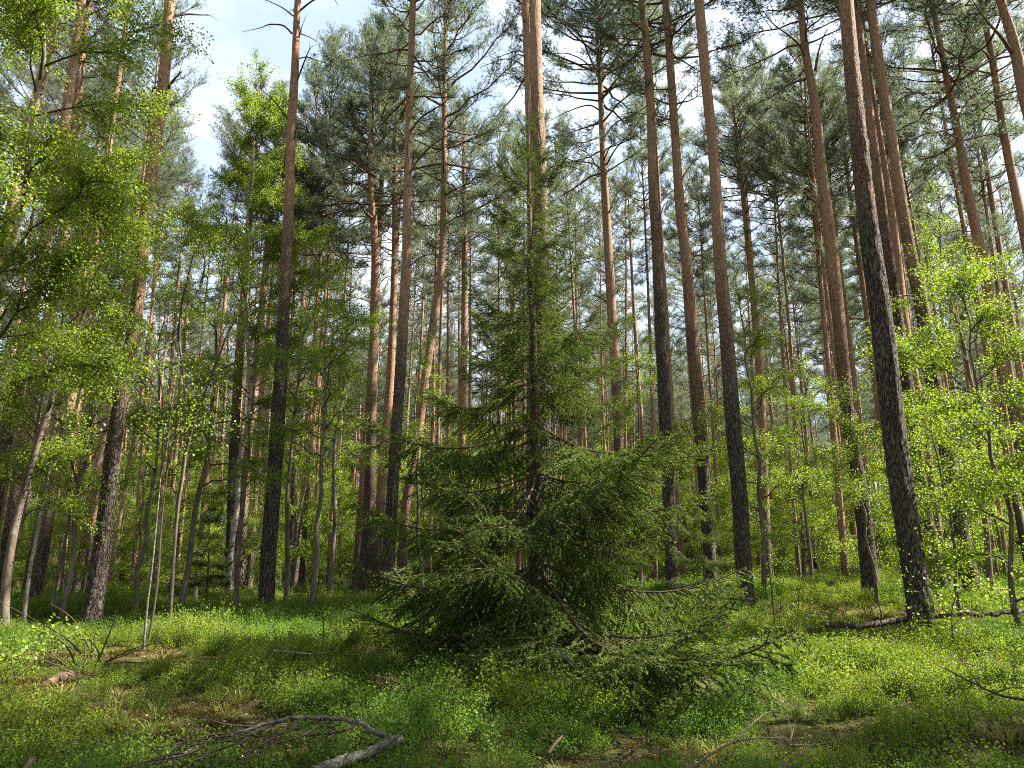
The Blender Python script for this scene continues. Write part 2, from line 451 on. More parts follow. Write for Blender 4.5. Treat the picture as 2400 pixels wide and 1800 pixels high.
# ------------------------------------------------------------------ pines
def trunk_mesh(path, radii, sides, dz, rough, line, seed, flare=0.45):
    """path: points from base upward, local to the base"""
    g = np.random.default_rng(seed)
    path = np.asarray(path, float); L = np.r_[0, np.cumsum(np.linalg.norm(np.diff(path, axis=0), axis=1))]
    z = np.arange(0, L[-1], dz); z = np.r_[-0.25, z, L[-1]]
    fine = resample(path, 60); Lf = np.r_[0, np.cumsum(np.linalg.norm(np.diff(fine, axis=0), axis=1))]
    px = np.stack([np.interp(z, Lf, fine[:, k]) for k in range(3)], -1)
    px[0] = path[0] - np.array([0, 0, 0.25])
    r = np.interp(z, L, radii)
    th = np.arange(sides) * 2 * PI / sides
    TH, Z = np.meshgrid(th, z)
    rr = np.repeat(r[:, None], sides, 1)
    ph = g.uniform(0, 2 * PI, 3)
    rr *= 1 + flare * np.exp(-np.maximum(Z, -0.2) / 0.22) * (0.75 + 0.35 * np.sin(4 * TH + ph[0]) + 0.2 * np.sin(7 * TH + ph[1]))
    rr *= 1 + 0.05 * np.sin(2 * TH + Z * 0.7 + ph[2]) + 0.03 * np.sin(3 * TH - Z * 1.9 + ph[0])
    if rough:
        b = np.zeros_like(TH)
        for _ in range(9):
            b += np.abs(np.sin(g.integers(3, 10) * TH + g.uniform(-7, 7) * Z + g.uniform(0, 6.3)))
        b = b / 9
        low = 1 - sstep(line - 2.5, line + 2.0, Z)
        rr += rough * (0.25 + 0.75 * low) * (b - 0.6) * 3.0
        rr += g.normal(0, rough * 0.16, rr.shape) * (0.3 + 0.7 * low)
    v = np.stack([px[:, None, 0] + rr * np.cos(TH), px[:, None, 1] + rr * np.sin(TH), np.repeat(px[:, None, 2], sides, 1)], -1).reshape(-1, 3)
    n = len(z)
    i = np.arange(n - 1)[:, None] * sides; j = np.arange(sides)[None]; j2 = (j + 1) % sides
    f = np.stack([i + j, i + j2, i + sides + j2, i + sides + j], -1).reshape(-1, 4)
    mb = MB(); mb.add(v, f)
    return mb.mesh('trunk', [M_PINE])


def pine_crown(seed, H=9.5, Rc=2.5, lod=0, openness=0.0):
    """live crown of a Scots pine: limbs, side shoots and needles; origin on the trunk at the crown's base, z up"""
    g = np.random.default_rng(seed)
    mb = MB(); SP_, SD_ = [], []
    z = 0.0
    while z < H - 0.15:
        t = z / H
        prof = (0.55 + 0.45 * math.sin(min(1, t / 0.42) * PI / 2)) * (1 - sstep(0.42, 1.03, t) * 0.86)
        nb = g.integers(2, 5) if t < 0.3 else g.integers(3, 6)
        a0 = g.uniform(0, 2 * PI)
        for b in range(nb):
            if g.random() < 0.18 + openness * (1 - t): continue
            az = a0 + b * 2 * PI / nb + g.normal(0, 0.35)
            Lb = Rc * prof * g.uniform(0.55, 1.2)
            el = R(-8 + 60 * t + g.normal(0, 9))
            out = np.array([math.cos(az), math.sin(az), 0]); up = np.array([0, 0, 1.0])
            s = np.linspace(0, 1, 7)
            bend = g.uniform(-0.02, 0.30) * Lb
            side = np.array([-out[1], out[0], 0]) * g.normal(0, 0.14) * Lb
            pts = np.array([0, 0, z]) + s[:, None] * Lb * (out * math.cos(el) + up * math.sin(el)) + (s ** 2)[:, None] * (bend * up + side)
            pts[1:] += g.normal(0, 0.03 * Lb / 2, (6, 3))
            tube(mb, pts, (0.010 + 0.010 * Lb) * (1 - 0.85 * s), 5 if lod == 0 else 3, 0, False)
            ns = int(Lb / (0.13 if lod == 0 else 0.17)) + 3
            for q in range(ns):
                u = g.uniform(0.30, 1.0) ** 0.8
                k = u * 6; i = min(5, int(k)); p = pts[i] * (1 - (k - i)) + pts[i + 1] * (k - i)
                dm = nrm(pts[i + 1] - pts[i])
                sa = g.choice([-1, 1]) * g.uniform(0.4, 1.15)
                d = dm * math.cos(sa) + np.array([-dm[1], dm[0], 0]) * math.sin(sa) + up * g.uniform(-0.05, 0.5)
                d = d / np.linalg.norm(d)
                ls = (0.26 + 0.32 * Lb * (1.15 - u)) * g.uniform(0.5, 1.15)
                e = p + d * ls + up * ls * g.uniform(0, 0.25)
                m_ = (p + e) / 2 - up * ls * 0.06
                tube(mb, [p, m_, e], [0.009, 0.007, 0.004] if lod == 0 else [0.011, 0.009, 0.006], 3, 0, False)
                nk = max(4, int(ls / (0.040 if lod == 0 else 0.065)))
                w = g.uniform(0.25, 1.0, nk)
                bp = p + (e - p) * w[:, None] + g.normal(0, 0.07, (nk, 3))
                SP_.append(bp); SD_.append(d * 0.75 + g.normal(0, 0.5, (nk, 3)) + up * 0.45)
        z += g.uniform(0.30, 0.55) * (1 - 0.35 * t)
    P = np.concatenate(SP_); D = np.concatenate(SD_)
    if lod == 0: needles(mb, P, D, 0.11, 9, 0.072, 0.012, g, 1, 1.0, 0.6)
    else: needles(mb, P, D, 0.14, 6, 0.095, 0.019, g, 1, 1.0, 0.6)
    print('crown', lod, mb.n)
    return mb


CROWN_MB_LO = [pine_crown(200 + i, 9.5, 2.4, 1, [0.05, 0.2, 0.3, 0.12][i]) for i in range(4)]
CROWNS = [pine_crown(100 + i, 9.5, [2.5, 2.2, 2.8, 2.4, 2.6][i], 0, [0.0, 0.2, 0.3, 0.12, 0.25][i]).mesh('crown', [M_LIMB, M_NEEDLE]) for i in range(5)]
CROWNS_LO = [m.mesh('crown', [M_LIMB, M_NEEDLE]) for m in CROWN_MB_LO]


def dead_branch(seed, L=1.5, droop=0.0):
    g = np.random.default_rng(seed); mb = MB()
    s = np.linspace(0, 1, 9)
    pts = np.stack([s * L, g.normal(0, 0.02, 9) + 0.12 * L * np.sin(s * 3 + g.uniform(0, 6)) * s, (0.28 * np.sin(s * 2.6) - droop * s * s) * L * g.uniform(0.5, 1.2)], -1)
    pts[0] = 0
    tube(mb, pts, 0.019 * (1 - 0.8 * s) + 0.003, 5)
    for _ in range(g.integers(3, 8)):
        i = g.integers(3, 9); d = np.array([g.uniform(0.2, 1), g.normal(0, 0.8), g.normal(0.1, 0.6)]); d /= np.linalg.norm(d)
        l = g.uniform(0.1, 0.4) * L
        q = [pts[i], pts[i] + d * l * 0.5 + [0, 0, 0.03], pts[i] + d * l + [0, 0, g.normal(0, 0.06)]]
        tube(mb, q, [0.007, 0.005, 0.003], 4)
    return mb.mesh('dead_branch', [M_DEAD])


DEAD = [dead_branch(40 + i, 1.5, [0, 0.3, 0.1, 0.5, 0.0, 0.2, -0.2][i]) for i in range(7)]
PROTO_DEAD = None
LANDMARKS = []
ALL_PINES = []


def add_dead(root, path, Lc, radii, n, zlo, zhi, g, smin=0.35, smax=1.0):
    for _ in range(n):
        z = g.uniform(zlo, zhi)
        p = np.array([np.interp(z, Lc, path[:, k]) for k in range(3)])
        s = g.uniform(smin, smax)
        b = obj('dead_branch', DEAD[g.integers(len(DEAD))], root, p, (0, R(-g.uniform(-15, 30)), g.uniform(0, 2 * PI)), s)


def pine(base, path, radii, label, line, H, cb, group, seed, hero=0, crown=None, lod=0, ndead=5, cscale=1.0, name='pine_tree', dead_lo=None):
    """base: world point; path: world points from the base upward; radii along it. The trunk goes on along its last direction up to H."""
    g = np.random.default_rng(seed)
    path = np.asarray(path, float) - base
    d = path[-1] - path[-2]; d = d / np.linalg.norm(d)
    d = nrm(d * 0.7 + np.array([0, 0, 0.3]))
    top = path[-1]
    if top[2] < H:
        n = 4
        zs = np.linspace(0, 1, n + 1)[1:]
        r_end = radii[-1]
        L0 = (H - top[2]) / d[2]
        ext = top + zs[:, None] * d * L0
        path = np.vstack([path, ext]); radii = np.r_[radii, r_end + (0.02 - r_end) * zs ** 1.2]
    L = np.r_[0, np.cumsum(np.linalg.norm(np.diff(path, axis=0), axis=1))]
    root = thing(name, base, label, 'pine tree', group)
    sides, dz, rough = ((56, 0.035, 0.011) if hero == 2 else (28, 0.09, 0.008) if hero == 1 else (12, 0.5, 0.0))
    t = obj('trunk', trunk_mesh(path, radii, sides, dz, rough, line, seed, 0.22 if hero else 0.4), root)
    t['bark_line'] = float(line)
    cp = np.array([np.interp(cb, L, path[:, k]) for k in range(3)])
    q = Vector(d).to_track_quat('Z', 'Y')
    me = (CROWNS_LO if lod else CROWNS)
    s = (L[-1] - cb) / 9.4
    c = obj('crown', me[crown if crown is not None else g.integers(len(me))], root, cp)
    c.rotation_mode = 'QUATERNION'
    c.rotation_quaternion = q @ Euler((0, 0, g.uniform(0, 2 * PI))).to_quaternion()
    c.scale = (s * cscale, s * cscale, s)
    if ndead: add_dead(root, path, L, radii, ndead, dead_lo or max(3.0, cb * 0.45), cb + 0.6, g, 0.3, 0.95)
    if hero: add_dead(root, path, L, radii, 16, max(2.5, cb * 0.2), cb, g, 0.05, 0.26)
    u, v, z = project(base + np.array([0, 0, 1.0]))
    ALL_PINES.append((root, u, z))
    return root, path, L


def pixel_pine(pts, widths, label, line, H, cb, dist=None, hero=1, seed=0, lod=0, ndead=5, cscale=1.0, group=None, crown=None, landmark=None, dead_lo=None):
    """pts: pixels from the base up (2400 x 1800); widths: [(v, px)] trunk width; dist: depth when the base is hidden"""
    pts = sorted(pts, key=lambda q: -q[1])
    if dist is None:
        b = hit_ground(*pts[0]); y = b[1]; W = [b] + [at_depth(u, v, y) for u, v in pts[1:]]
    else:
        y = dist; W = [at_depth(u, v, y) for u, v in pts]
        d = W[1] - W[0] if W[1][2] - W[0][2] > 0.1 else np.array([0, 0, 1.0])
        gx = W[0]
        for _ in range(4):
            gz = ground_z(gx[0], y); gx = W[0] + d * (gz - W[0][2]) / d[2]
        gx[2] = ground_z(gx[0], y)
        if W[0][2] - gx[2] > 0.3: W = [gx] + W
        else: W[0] = gx
    W = np.array(W)
    vs = np.array([project(p)[1] for p in W]); zc = np.array([project(p)[2] for p in W])
    wv = sorted(widths)
    wpx = np.interp(vs, [a for a, _ in wv], [b for _, b in wv])
    r = wpx * zc / FPX / 2
    return pine(W[0], W, r, label, line, H, cb, group, seed, hero, crown, lod, ndead, cscale, dead_lo=dead_lo)


KEY_GROUP = 'tall pines'
# -- the pines one can tell apart, pixel paths read from the photograph
rF, pF, LF = pixel_pine([(210, 1478), (232, 1330), (250, 1200), (268, 1034), (286, 925), (315, 763), (334, 597), (347, 470), (365, 325), (380, 217), (389, 127), (398, 0)],
    [(1478, 44), (1200, 36), (900, 32), (600, 28), (0, 23)], 'leaning pine with brown bark, behind the young birches and leaves', 5.6, 22, 15.5, hero=2, seed=1, ndead=0)
rG, pG, LG = pixel_pine([(621, 1446), (629, 1300), (637, 1200), (655, 925), (669, 636), (674, 570), (682, 325), (691, 163), (698, 0)],
    [(1446, 37), (1200, 33), (900, 30), (600, 25), (300, 20), (0, 15)], 'straight pine with black foot and bare crooked branches against the open sky', 7.8, 23, 17.0, hero=2, seed=2, ndead=0)
rT, _, _ = pixel_pine([(1752, 1436), (1741, 1290), (1734, 1179), (1719, 998), (1705, 817), (1687, 600), (1672, 362), (1654, 181), (1638, 0)],
    [(1436, 41), (1180, 36), (900, 32), (600, 28), (0, 21)], 'straight pine with sunlit edge standing by the golden moss slope', 5.4, 24, 15.5, hero=2, seed=3, ndead=2, dead_lo=9)
rW, _, _ = pixel_pine([(2168, 1512), (2150, 1381), (2121, 1200), (2095, 998), (2074, 817), (2045, 600), (2016, 362), (1998, 181), (1983, 0)],
    [(1512, 62), (1380, 55), (1200, 51), (600, 43), (0, 32)], 'thickest pine with furrowed black bark, rising from the sunlit bilberries', 8.0, 23, 15.5, hero=2, seed=4, ndead=0)
rW2, _, _ = pixel_pine([(2207, 1412), (2188, 1300), (2164, 1179), (2135, 962), (2113, 817), (2081, 600), (2062, 450), (2036, 240)],
    [(1412, 36), (1180, 32), (600, 24), (240, 17)], 'dark scaly pine tucked close behind the thickest pine', 9.0, 23, 15.0, hero=1, seed=5, ndead=2)
rW3, _, _ = pixel_pine([(2186, 1179), (2157, 962), (2124, 781), (2101, 600), (2080, 440), (2050, 250)],
    [(1400, 25), (1179, 23), (600, 20), (200, 13)], 'orange pine between the two dark trunks and the grey pine', 2.5, 23, 15.0, dist=19.5, hero=1, seed=6, ndead=3)
rX, _, _ = pixel_pine([(2283, 1413), (2265, 1310), (2244, 1200), (2222, 1070), (2193, 925), (2164, 745), (2135, 600), (2106, 434), (2085, 289), (2063, 163), (2039, 0)],
    [(1413, 38), (1000, 34), (600, 27), (0, 19)], 'grey pine with pale lit edge beside the bright birch bush', 7.0, 24, 15.0, hero=1, seed=7, ndead=5)
rV, _, _ = pixel_pine([(2041, 1378), (2023, 1200), (2001, 1070), (1983, 925), (1965, 745), (1951, 600), (1929, 434), (1911, 253), (1889, 127), (1875, 0)],
    [(1378, 38), (1200, 34), (600, 28), (0, 15)], 'brown pine with dark foot, its base behind the mossy rise', 5.5, 23, 13.5, hero=1, seed=8, dist=17.5, ndead=10, cscale=1.25)
rS, _, _ = pixel_pine([(1668, 1385), (1654, 1179), (1640, 998), (1622, 781), (1607, 600), (1592, 470), (1578, 253), (1560, 0)],
    [(1385, 30), (900, 27), (600, 24), (0, 15)], 'pine with charcoal foot beside the straight sunlit-edge pine', 5.5, 23, 13.0, dist=18.5, hero=1, seed=9, ndead=6)
rR, _, _ = pixel_pine([(1577, 1390), (1563, 1070), (1552, 853), (1538, 579), (1530, 434), (1523, 217), (1505, 0)],
    [(1390, 30), (900, 26), (600, 23), (0, 16)], 'pine dark to mid height behind the spruce, pale brown above', 9.0, 24, 14.0, dist=18.0, hero=1, seed=10, ndead=4)
rQ, _, _ = pixel_pine([(1458, 1380), (1447, 944), (1437, 781), (1425, 570), (1415, 398), (1408, 217), (1397, 0)],
    [(1380, 26), (900, 23), (600, 20), (0, 10)], 'pine with spreading bare boughs above the spruce, trunk brown to the sky', 5.0, 22, 12.0, dist=21.5, hero=1, seed=12, ndead=14, cscale=1.25, dead_lo=8)
rP2, _, _ = pixel_pine([(1272, 1440), (1270, 900), (1266, 434), (1259, 217), (1254, 0)],
    [(1440, 44), (900, 38), (434, 33), (217, 29), (0, 24)], 'stout pine directly behind the spruce, flaking tan bark above its tip', 8.0, 23, 15.5, dist=12.8, hero=2, seed=13, ndead=2, dead_lo=8)  # dark bark carried high up this trunk stands in for shade
rP1, _, _ = pixel_pine([(1252, 1430), (1249, 900), (1245, 434), (1239, 217), (1231, 0)],
    [(1430, 34), (900, 28), (434, 22), (0, 15)], 'slimmer brown pine overlapped by the stout pine behind the spruce', 5.5, 24, 15.5, dist=15.5, hero=1, seed=14, ndead=7, dead_lo=9)
rM4, _, _ = pixel_pine([(905, 1380), (917, 1200), (927, 1034), (937, 889), (945, 763), (953, 579), (955, 434), (959, 253), (968, 0)],
    [(1380, 31), (1030, 27), (600, 21), (0, 13)], 'pale grey-footed pine before the mid pines with long side boughs', 5.8, 22, 12.5, dist=17.8, hero=1, seed=15, ndead=10, cscale=0.9)
rM1, _, _ = pixel_pine([(853, 1370), (865, 1179), (872, 925), (878, 745), (880, 600), (874, 500), (869, 434), (870, 199)],
    [(1370, 29), (1000, 24), (600, 19), (200, 9)], 'pine with grey foot and salmon mid trunk, two steps from pale pine', 5.0, 20, 11.0, dist=23.5, hero=1, seed=16, ndead=8, cscale=1.15)
rM3, _, _ = pixel_pine([(880, 1370), (894, 1142), (912, 925), (919, 781), (925, 600), (926, 398)],
    [(1370, 24), (1000, 20), (600, 15), (300, 8)], 'vivid orange pine just behind the pale grey-footed pine', 1.5, 18.5, 11.5, dist=24.5, hero=1, seed=17, ndead=6)
rM2, _, _ = pixel_pine([(835, 1370), (852, 1100), (870, 850), (887, 579), (894, 434), (905, 235)],
    [(1370, 20), (1000, 17), (600, 13), (200, 8)], 'slim copper pine crossing behind the salmon-trunked pine', 1.0, 22, 12.0, dist=26, hero=0, seed=18, ndead=7, cscale=1.1)
rM5, _, _ = pixel_pine([(940, 1380), (952, 1179), (974, 1070), (992, 925), (1017, 745), (1036, 600), (1040, 400), (1042, 181)],
    [(1380, 23), (1000, 21), (600, 16), (150, 9)], 'curving tan pine that leans toward the spruce from beside the pale pine', 2.5, 22.5, 12.0, dist=23.0, hero=1, seed=19, ndead=7, cscale=0.95)
rM6, _, _ = pixel_pine([(1078, 1370), (1083, 1000), (1088, 817), (1089, 600), (1087, 362)],
    [(1370, 20), (1000, 17), (600, 14), (300, 8)], 'bright copper pine seen through the spruce upper boughs', 1.5, 18.5, 11.0, dist=26, hero=0, seed=20, ndead=9)
rC, _, _ = pixel_pine([(-10, 1440), (33, 1200), (54, 1034), (90, 853), (141, 618), (165, 430), (190, 150)],
    [(1440, 32), (1000, 28), (600, 22), (100, 14)], 'brown pine leaning out of the thicket, third trunk before leaning pine', 3.5, 21, 12.5, dist=16.5, hero=1, seed=21, ndead=3)
rB, _, _ = pixel_pine([(-55, 1420), (14, 1016), (60, 800), (101, 597), (137, 416), (159, 235), (184, 60)],
    [(1420, 38), (1000, 33), (600, 26), (100, 17)], 'stout grey pine cut off at its foot by the photo edge', 4.0, 21, 13.5, dist=14.8, hero=1, seed=22, ndead=3)
rA, _, _ = pixel_pine([(-70, 900), (11, 579), (60, 330), (95, 190), (127, 54)],
    [(900, 33), (579, 28), (190, 20), (50, 16)], 'sunlit tan pine topmost at the photo edge among birch leaves', 3.5, 22, 14.0, dist=15.8, hero=1, seed=23, ndead=3)
rD, _, _ = pixel_pine([(80, 1415), (116, 1200), (145, 1034), (181, 853), (205, 700), (217, 618), (250, 380)],
    [(1415, 27), (1000, 24), (600, 18), (300, 12)], 'bright orange pine next to the leaning pine, foot hidden by birch stems', 2.5, 21, 12.5, dist=19.0, hero=1, seed=24, ndead=4)
rY, _, _ = pixel_pine([(2450, 1400), (2378, 962), (2352, 889), (2327, 745), (2298, 590), (2269, 452), (2240, 289), (2211, 145)],
    [(1400, 30), (962, 26), (600, 22), (100, 12)], 'brown pine rising out of the bright birch bush, bending away', 4.0, 22, 12.0, dist=18.5, hero=1, seed=25, ndead=8, cscale=1.2)
rZ, _, _ = pixel_pine([(2480, 900), (2420, 640), (2392, 506), (2352, 307), (2327, 145), (2298, 0)],
    [(900, 27), (500, 20), (0, 12)], 'brown pine crossing the upper photo corner, foot outside the frame', 3.0, 22, 12.5, dist=18.5, hero=1, seed=26, ndead=8, cscale=1.1)
rZ2, _, _ = pixel_pine([(2490, 600), (2440, 380), (2400, 217), (2378, 108), (2345, 0)],
    [(600, 30), (217, 25), (0, 18)], 'grey-brown pine clipped by the upper photo corner', 4.0, 22, 14.0, dist=15.5, hero=1, seed=27, ndead=5)
rU, _, _ = pixel_pine([(1800, 1370), (1785, 960), (1770, 745), (1756, 600), (1745, 480), (1727, 325)],
    [(1370, 20), (900, 18), (600, 15), (300, 9)], 'forked orange pine close beside the straight sunlit-edge pine', 1.5, 19, 11.5, dist=25.5, hero=0, seed=28, ndead=8, cscale=1.1)
rN1, _, _ = pixel_pine([(540, 1380), (545, 1142), (557, 889), (570, 700), (590, 450)],
    [(1380, 26), (1000, 21), (600, 15), (300, 9)], 'grey pine behind the forked birch, ahead of its orange twin', 6.5, 17, 11.0, dist=22.5, hero=0, seed=29, ndead=6)
rN2, _, _ = pixel_pine([(560, 1375), (571, 1178), (597, 889), (618, 680), (635, 480)],
    [(1375, 24), (1000, 20), (600, 14), (300, 9)], 'orange twin of the grey pine, beside the straight black-footed pine', 3.0, 17.5, 11.0, dist=23.5, hero=0, seed=30, ndead=6)
rN3, _, _ = pixel_pine([(1985, 1330), (2005, 925), (1985, 760), (1965, 600), (1945, 420)][::-1] if False else [(2048, 1340), (2030, 1130), (2005, 925), (1985, 760), (1965, 600), (1942, 420)],
    [(1340, 17), (900, 14), (400, 9)], 'thin orange pine hugging the brown pine above the mossy rise', 0.5, 20, 12, dist=27, hero=0, seed=31, ndead=6)
rN4, _, _ = pixel_pine([(2110, 1350), (2080, 1080), (2056, 925), (2035, 760), (2012, 600), (1990, 440)],
    [(1350, 17), (900, 14), (400, 9)], 'thin orange pine close beside the thickest pine on its inner side', 0.5, 20.5, 12, dist=27, hero=0, seed=32, ndead=6)

# crooked bare branches on the straight black-footed pine, traced where the photo shows them
def bough(root, pix, y, r0, r1, mat, name='dead_branch', dy=0.5, twigs=3, seed=0):
    g = np.random.default_rng(seed)
    P = np.array([at_depth(u, v, y) for u, v in pix]) - np.array(root.location)
    k = np.linspace(0, 1, len(P)); P[:, 1] += dy * k * (-1 if seed % 2 else 1)
    s = resample(P, 14); t = np.linspace(0, 1, 14)
    mb = MB(); tube(mb, s, r0 + (r1 - r0) * t, 6)
    for _ in range(twigs):
        i = g.integers(6, 14); d = nrm(s[min(13, i)] - s[i - 3] + g.normal(0, 0.25, 3)); l = g.uniform(0.12, 0.4)
        d = nrm(d + g.normal(0, 0.5, 3))
        tube(mb, [s[i], s[i] + d * l * 0.5 + [0, 0, 0.03], s[i] + d * l], [0.007, 0.005, 0.003], 4)
    return obj(name, mb.mesh(name, [mat]), root)


yG = rG.location[1]
for i, q in enumerate([[(684, 78), (660, 52), (625, 42), (600, 42), (553, 44)], [(688, 38), (665, 28), (640, 25), (612, 22)], [(690, 30), (682, 10), (676, -12)],
                       [(704, 24), (735, 10), (765, 8), (790, 22), (802, 45)], [(702, 78), (720, 72), (742, 74)], [(700, 90), (712, 82), (724, 82)],
                       [(697, 138), (715, 124), (735, 122), (763, 121)], [(694, 195), (715, 160), (732, 138), (745, 137)], [(738, 130), (730, 110), (724, 103)],
                       [(676, 283), (655, 255), (632, 236), (608, 222)], [(692, 300), (703, 288), (720, 284)], [(690, 330), (700, 318), (713, 305)], [(670, 345), (660, 370), (651, 395)]]):
    bough(rG, q, yG, 0.028 if i in (0, 3, 7) else 0.020, 0.005, M_DEAD, seed=60 + i)
yF = rF.location[1]
for i, q in enumerate([[(410, 36), (430, 20), (452, 8), (468, -4)], [(394, 208), (415, 200), (435, 200), (450, 205)], [(372, 205), (352, 195), (338, 192), (325, 191)],
                       [(384, 270), (395, 262), (404, 257)], [(385, 103), (378, 96), (376, 90)], [(406, 117), (420, 117), (427, 119)]]):
    bough(rF, q, yF, 0.03 if i < 3 else 0.016, 0.008, M_DEAD, seed=80 + i)
for i, q in enumerate([[(1231, 125), (1215, 108), (1190, 104), (1161, 104)], [(1232, 133), (1215, 145), (1195, 170)], [(1234, 175), (1205, 215), (1175, 238), (1160, 252)], [(1236, 60), (1220, 52), (1204, 60)]]):
    bough(rP1, q, rP1.location[1], 0.022, 0.005, M_DEAD, seed=100 + i)
for i, q in enumerate([[(1413, 400), (1390, 375), (1340, 360), (1300, 330), (1270, 340)], [(1417, 395), (1440, 360), (1470, 335), (1500, 300)], [(1408, 260), (1380, 235), (1330, 240), (1290, 250)],
                       [(1411, 330), (1440, 300), (1490, 285), (1520, 270)], [(1405, 180), (1370, 130), (1330, 100), (1290, 90)], [(1404, 150), (1440, 110), (1480, 95)]]):
    bough(rQ, q, rQ.location[1], 0.03, 0.006, M_LIMB, 'limb', 0.8, 6, seed=120 + i)
for i, q in enumerate([[(957, 230), (990, 215), (1030, 208), (1080, 195)], [(953, 320), (990, 285), (1040, 265), (1090, 235)], [(957, 225), (925, 245), (890, 270), (860, 285)], [(953, 420), (985, 380), (1030, 350), (1085, 335)]]):
    bough(rM4, q, rM4.location[1], 0.035, 0.006, M_LIMB, 'limb', 0.6, 6, seed=140 + i)
for i, q in enumerate([[(1911, 165), (1925, 110), (1945, 60), (1962, 30)], [(1890, 140), (1860, 110), (1800, 80), (1770, 60)], [(1900, 183), (1860, 185), (1820, 205), (1760, 225)], [(1890, 45), (1850, 35), (1800, 5)]]):
    bough(rV, q, rV.location[1], 0.035, 0.007, M_LIMB, 'limb', 0.6, 6, seed=160 + i)
bough(rZ2, [(2372, 125), (2330, 105), (2280, 85), (2232, 57)], rZ2.location[1], 0.05, 0.012, M_LIMB, 'limb', 0.8, 4, seed=171)

# -- the stand behind: counted pines out to 36 m, then the far-off ones
MARKS = [(-1e9, "the photo's near-side edge"), (225, 'the leaning pine'), (625, 'the black-footed pine'), (905, 'the pale pine'), (1262, 'the spruce'),
         (1745, 'the sunlit-edge pine'), (2150, 'the thickest pine'), (1e9, 'the birch bush')]
MARKS[0] = (-1e9, 'the photo edge')
keypos = [np.array(r.location) for r, _, _ in ALL_PINES]
MID, FAR = [], []
placed = [(p[0], p[1]) for p in keypos]
g2 = np.random.default_rng(77)
tries = 0
while tries < 9000 and len(MID) + len(FAR) < 245:
    tries += 1
    y = g2.uniform(21.0, 36.0) if len(MID) < 66 and tries % 2 else math.sqrt(g2.uniform(30.0 ** 2, 64.0 ** 2))
    u = g2.uniform(-60, 2460)
    x = (u - 1200) / FPX * y * 1.0
    md = 1.6 if y < 40 else 2.2
    if any((x - a) ** 2 + (y - b) ** 2 < md * md for a, b in placed): continue
    Hh = g2.uniform(17.5, 23.5)
    # the sky stays open above the left-hand gap and beside the spruce
    ut, vt, _ = project((x, y, Hh + 0.6))
    lim = np.interp(ut, [0, 330, 400, 470, 520, 640, 700, 760, 900, 1040, 1120, 1150, 1230, 1400, 2400], [0, 120, 200, 300, 340, 340, 260, 130, 60, 0, 200, 270, 230, -200, -300])
    if vt < lim:
        el = math.atan((900 - lim) / FPX) + PITCH
        Hh = min(Hh, EYE + math.hypot(x, y) * math.tan(el) - 0.6)
        if Hh < 12: continue
    if 440 < ut < 720 and y < 27: continue
    if shades(x, y, Hh * 0.6, Hh) and g2.random() < 0.85: continue
    placed.append((x, y))
    (MID if y < 36 else FAR).append((x, y, Hh))
for kind, lst in (('mid', MID), ('far', FAR)):
    rows = []
    for i, (x, y, Hh) in enumerate(lst):
        z = float(ground_z(x, y)); b = np.array([x, y, z])
        lean = g2.normal(0, 0.018, 2); cur = g2.normal(0, 0.12, 2)
        hs = np.array([0, 0.2, 0.45, 0.7, 1.0]) * (Hh - 1.0)
        P = np.stack([x + lean[0] * hs + cur[0] * np.sin(hs / Hh * 3), y + lean[1] * hs + cur[1] * np.sin(hs / Hh * 3), z + hs], -1)
        dbh = (g2.uniform(0.14, 0.24) if y < 36 else g2.uniform(0.15, 0.28)) * (Hh / 21)
        r = dbh / 2 * np.array([1.05, 0.92, 0.78, 0.58, 0.22])
        cb = Hh * g2.uniform(0.52, 0.70)
        line = max(0.2, g2.normal(1.6, 1.8))
        far = kind == 'far'
        root, _, _ = pine(b, P, r, 'pine', line, Hh, cb, None, 1000 + i + 500 * far, 0, None, 1 if y > 31 else 0, 0 if y > 52 else 3 if far else 6, g2.uniform(0.70, 1.0))
        rows.append((root, project(b + np.array([0, 0, 1]))[0], line))
    rows.sort(key=lambda q: q[1])
    cnt = {}
    ORD = ['first', 'second', 'third', 'fourth', 'fifth', 'sixth', 'seventh', 'eighth', 'ninth', 'tenth', 'eleventh', 'twelfth', 'thirteenth', 'fourteenth', 'fifteenth', 'sixteenth', 'seventeenth', 'eighteenth', 'nineteenth', 'twentieth', 'twenty-first', 'twenty-second', 'twenty-third', 'twenty-fourth', 'twenty-fifth', 'twenty-sixth', 'twenty-seventh', 'twenty-eighth', 'twenty-ninth', 'thirtieth']
    for root, u, line in rows:
        k = max(i for i in range(len(MARKS)) if u >= MARKS[i][0])
        k = min(k, len(MARKS) - 2)
        a, b = MARKS[k][1], MARKS[k + 1][1]
        n = cnt.get(k, 0); cnt[k] = n + 1
        if kind == 'mid':
            root['label'] = f"slender pine, {ORD[min(n, 29)]} in mid-distance from {a} towards {b}"
            root['group'] = 'slender pines of the mid-distance stand'
        else:
            root['label'] = f"thin far-off pine deep in the stand, between {a} and {b}"
            root['group'] = f'far-off pines between {a} and {b}'

